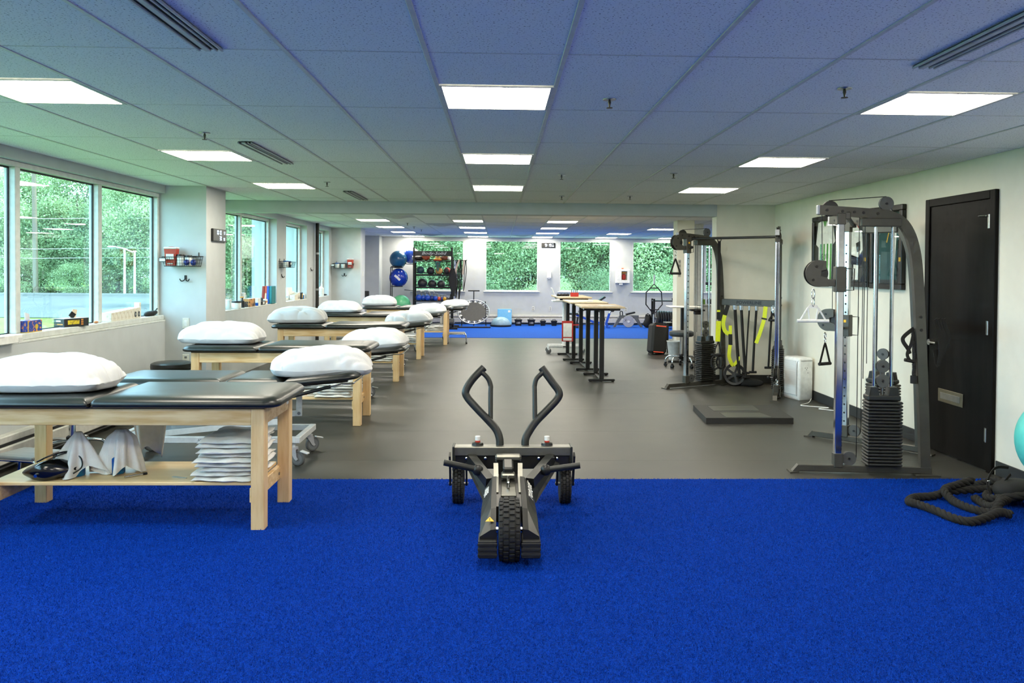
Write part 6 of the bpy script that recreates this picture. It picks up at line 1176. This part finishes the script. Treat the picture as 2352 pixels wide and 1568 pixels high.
G().cb(-.24,.30,-.04,.04,.28,.34,.01).build('bridge',MG,t); G().lathe([(.02,-.015),(.16,-.012),(.165,0),(.16,.012),(.02,.015)],36,frameM((.0,-.10,.17),(1,0,0),(0,0,1))).build('disc',mat('disc_grey',(176,176,180),.45),t,40); G().cyl((.0,-.13,.17),(.0,-.04,.17),.035,n=16).build('disc_hub',LBL,t,40); G().sweep([(-.05,.06,.36),(.20,.06,.42)],.18,.04,(0,0,1)).build('seat',RK,t); G().tube(smoothpath([(-.22,.0,.34),(-.22,.0,.44),(-.16,.0,.44),(-.15,.0,.34)],4),.014,8).build('grab_loop',RK,t,40); text('disc_mark','X',.10,BLK,t,frameM((-.08,-.1135,.20),(1,0,0),(0,0,1)),.0005)
t=thing('gym_bag','slouched black gym bag beside the plate rack','bag',(4.16,22.4,0)); G().grid(lambda u,v:((.13+.03*math.sin(7*v))*math.cos(2*PI*u)*math.sin(PI*min(.93,v*.94+.03))**.45,.11*math.sin(2*PI*u)*math.sin(PI*min(.93,v*.94+.03))**.45,.36*v+.02*math.sin(4*6.28*u)*v),28,16).build('bag_body',WEB,t,60); G().tube(smoothpath([(-.06,-.03,.33),(-.02,-.05,.40),(.05,-.04,.34)],5),.012,8).build('bag_handle',WEB,t,50)
t=thing('plate_rack','black rack of bumper plates behind the cream pillar','weight rack',(4.7,22.3,0))
for x in (-.42,.50):
    for y in (-.14,.14): G().cb(x-.025,x+.025,y-.025,y+.025,0,.82 if x<0 else .78,.004).build('post',RK,t)
    G().cb(x-.025,x+.025,-.115,.115,.04,.09,.004).build('end_bar',RK,t)
G().cyl((-.44,0,.27),(.52,0,.27),.025,n=14).build('plate_bar',MET,t,40); G().cb(-.395,.475,-.16,-.12,.06,.10,.004).build('lower_rail',RK,t); G().cb(-.44,.52,-.16,.16,.745,.775,.006).build('top_shelf',RK,t)
for x in (-.44,.52): G().cb(x-.012,x+.012,-.115,.115,.23,.31,.004).build('bar_saddle',RK,t)
for k,(x,r) in enumerate(((-.29,.215),(-.225,.215),(-.16,.215),(-.095,.215),(-.02,.205),(.05,.205),(.12,.20),(.19,.20))):
    q=thing('bumper_plate',f'black bumper plate on the rack bar, {ORD[k] if k else "first"} from the left','weight plate',(4.7+x,22.3,.27),0,'bumper plates'); G().lathe([(.028,-.026),(r-.012,-.026),(r,-.014),(r,.014),(r-.012,.026),(.028,.026)],36,frameM((0,0,0),(0,1,0),(0,0,1))).build('plate_body',PLATE,q,40); G().lathe([(.027,-.0275),(.05,-.0275),(.05,.0275),(.027,.0275)],20,frameM((0,0,0),(0,1,0),(0,0,1))).build('steel_ring',MET,q,40)
t=thing('hex_bar','black hexagonal trap bar standing against the plate rack','barbell',(4.25,21.95,0)); hp=[(.0,0,1.23),(-.22,0,1.0),(-.23,0,.67),(-.02,0,.40),(.22,0,.67),(.20,0,1.01)]
G().tube([(x,.10*(z-.4),z) for x,y,z in hp],.017,8,closed=True).build('hex_frame',RK,t,40); G().tube([(0,.083,1.23),(.01,.105,1.48)],.025,10).build('sleeve',MET,t,40); G().tube([(-.02,0,.40),(-.03,-.03,.0)],.025,10).build('sleeve',MET,t,40)
for z in (1.12,.53): G().tube([(-.12,.10*(z-.4),z),(.13,.10*(z-.4),z)],.014,8).build('grip_bar',GRIP,t,40)
t=thing('resistance_rollers','black foam rollers lying on the plate rack shelf','rollers',(4.98,22.3,.776)); 
for k,(x,L) in enumerate(((-.10,.16),(.10,.2))): G().tube([(x-.08,-.03+.06*k,.03),(x-.05,-.03+.06*k,.035),(x+L-.08,-.03+.06*k,.03)],.03,10).build('roller',GRIP,t,50)
# loudspeaker, pillar table, bin, low wall things, leg machine
t=thing('loudspeaker','tall black portable loudspeaker with orange light strips','loudspeaker',(3.005,15.3,0),R_(8)); SPK=mat('speaker_mesh',(30,31,31),.7,c2=(22,22,22),vs=120); Ms=Mx((0,0,0),(R_(-4),R_(5),0))
G().cb(-.155,.155,-.15,.15,.014,.575,.04,Ms).build('cabinet',SPK,t); OE=mat('speaker_light',(222,86,58),.4,emit=(222,86,58),es=.4); G().cb(-.09,.11,-.154,-.148,.525,.545,.002,Ms).build('light_strip',OE,t); G().cb(-.11,.09,-.154,-.148,.035,.052,.002,Ms).build('light_strip',OE,t); G().cb(-.09,.09,-.06,.06,.57,.60,.014,Ms).build('carry_handle',POLY,t)
for s in (-1,1): G().cb(s*.10-.03,s*.10+.03,-.10,.10,0,.022,.004).build('rubber_foot',BLK,t)
label(G().tube(smoothpath([(3.15,15.2,.12),(3.24,15.15,.11),(3.27,15.12,.02),(3.10,15.0,.006),(3.45,14.85,.006)],6),.006,8).build('speaker_lead',CABLE),'black lead running from the loudspeaker','cord')
t=thing('pedestal_table','white topped pedestal table before the cream pillar','table',(3.20,13.95,0)); G().cb(-.26,.30,-.22,.22,.955,.98,.01).build('table_top',mat('table_white',(226,226,220),.4),t); G().cb(-.035,.035,-.035,.035,.03,.955,.004).build('column',DLEG,t); G().cb(-.25,.25,-.03,.03,0,.03,.006).build('foot_bar',DLEG,t); G().cb(-.03,.03,-.22,.22,.0,.028,.006).build('foot_bar',DLEG,t); G().cb(.10,.34,-.20,.0,.90,.93,.004).build('keyboard_tray',DLEG,t); G().cb(.17,.30,-.15,-.05,.84,.90,.01).build('cable_box',DLEG,t)
t=thing('side_table','thin black legged side table beside the loudspeaker','table',(3.42,15.72,0))
for x in (-.14,.14):
    for y in (-.14,.14): G().cb(x-.016,x+.016,y-.016,y+.016,0,.56,.004).build('leg',DLEG,t)
G().cb(-.17,.17,-.17,.17,.56,.585,.006).build('table_top',DLEG,t); G().cb(-.05,.10,-.08,.06,.585,.64,.02).build('black_case',WEB,t)
t=thing('waste_bin','tapered pale grey bin behind the round stool','bin',(3.16,13.62,0)) if False else thing('waste_bin','tapered pale grey bin behind the round stool','bin',(3.16,14.40,0)); G().lathe([(.10,0),(.135,.32),(.14,.325),(.13,.325),(.095,.006),(.001,.006)],28).build('bin_body',mat('bin_grey',(206,210,210),.5),t,40); G().lathe([(.133,.318),(.144,.322),(.144,.332),(.133,.332),(.133,.318)],28,None,False).build('bin_rim',LBL,t,40)
t=thing('notice','small grey notice on the cream pillar','notice',(3.345,14.897,1.64)); G().cb(-.025,.025,-.004,0,-.16,.16,.001).build('board',mat('notice_grey',(178,178,170),.6),t)
for k in range(4): G().box(-.018,.018,-.0048,-.0042,-.135+.08*k,-.095+.08*k).build('print_block',mat('notice_dark',(130,130,124),.6),t)
t=thing('tissue_box','green and white tissue box on the low wall','tissue box',(4.04,16.1,.926)); G().cb(-.09,.09,-.055,.055,0,.10,.003).build('carton',mat('tissue_green',(126,178,66),.6),t); G().add([(-.07,-.02,.10),(.06,-.02,.10),(.05,-.01,.21),(-.03,.0,.24),(-.07,.02,.10),(.06,.02,.10),(.05,.01,.21),(-.03,.02,.24)],[(0,1,2,3),(7,6,5,4),(0,4,5,1),(1,5,6,2),(2,6,7,3),(3,7,4,0)]).build('tissue',LINEN,t)
t=thing('basket_bin','small dark basket with white cards on the low wall','basket',(3.80,16.08,.926)); G().cb(-.10,.10,-.07,.07,0,.07,.006).build('tray',CB,t); G().cb(-.06,.06,-.075,-.065,.02,.065,.002).build('card',LBL,t)
t=thing('leg_machine','black leg press machine seen through the opening at the far right','exercise machine',(6.0,22.3,0)); G().cb(-.35,.35,-.25,.25,0,.10,.01).build('base',RK,t); G().cb(-.03,.03,-.03,.03,.10,1.30,.006).build('mast',RK,t); cushion(-.15,.15,-.2,.2,.55,.08,(.04,.04,.04,.04),.0,.03).build('seat_pad',VINYL,t,50); G().cb(-.06,.06,-.06,.06,.10,.552,.01).build('seat_post',RK,t); cushion(-.22,.22,-.14,.14,0,.08,(.05,.05,.05,.05),.0,.03).build('back_pad',VINYL,t,50,(.10,.10,1.45),(0,R_(80),R_(20))); G().cyl((-.25,0,1.25),(.25,0,1.25),.04,n=14).build('roller_pad',GRIP,t,40); G().cyl((-.22,-.1,.75),(.22,-.1,.75),.07,n=16).build('roller_pad',GRIP,t,40); G().tube([(.0,0,1.25),(.05,.06,1.42)],.02,8).build('pad_arm',RK,t,40); G().tube([(.0,0,.76),(0,-.1,.75)],.02,8).build('roller_arm',RK,t,40)
t=thing('exercise_bike','black upright machine tucked behind the farther column','exercise machine',(-3.55,21.6,0)); G().cb(-.12,.12,-.4,.4,0,.08,.01).build('base',RK,t); G().cb(-.10,-.04,-.05,.05,.08,1.0,.01).build('mast',RK,t); G().cb(-.16,.08,-.03,.03,.80,1.0,.01).build('console',POLY,t); G().tube(smoothpath([(-.02,-.2,.60),(.04,-.24,.75),(.02,-.26,.9)],5),.016,8).build('handle_bar',GRIP,t,40); G().tube([(-.07,0,.62),(-.02,-.2,.60)],.016,8).build('handle_stem',GRIP,t,40)
t=thing('equipment_pile','low black rowing frame on the turf left of the trampoline','exercise machine',(-1.30,21.75,0)); G().cb(-.05,.05,-.45,.45,.06,.11,.01).build('rail',RK,t); G().cyl((-.10,-.3,.17),(.10,-.3,.17),.12,n=20).build('flywheel',POLY,t,40); G().cb(-.10,.10,.05,.25,.11,.16,.02).build('seat',VINYL,t)
for y in (-.43,.43): G().cb(-.20,.20,y-.03,y+.03,0,.06,.006).build('foot',RK,t)
label(G().tube(smoothpath([(-2.60,5.95,.006),(-2.35,6.02,.006),(-2.25,5.90,.02),(-2.38,5.82,.03),(-2.22,5.78,.05),(-2.15,5.9,.10),(-2.2,5.98,.03),(-2.4,5.92,.008)],8),.004,6).build('white_lead',PW),'loops of white cord on the floor behind the nearest table','cord')
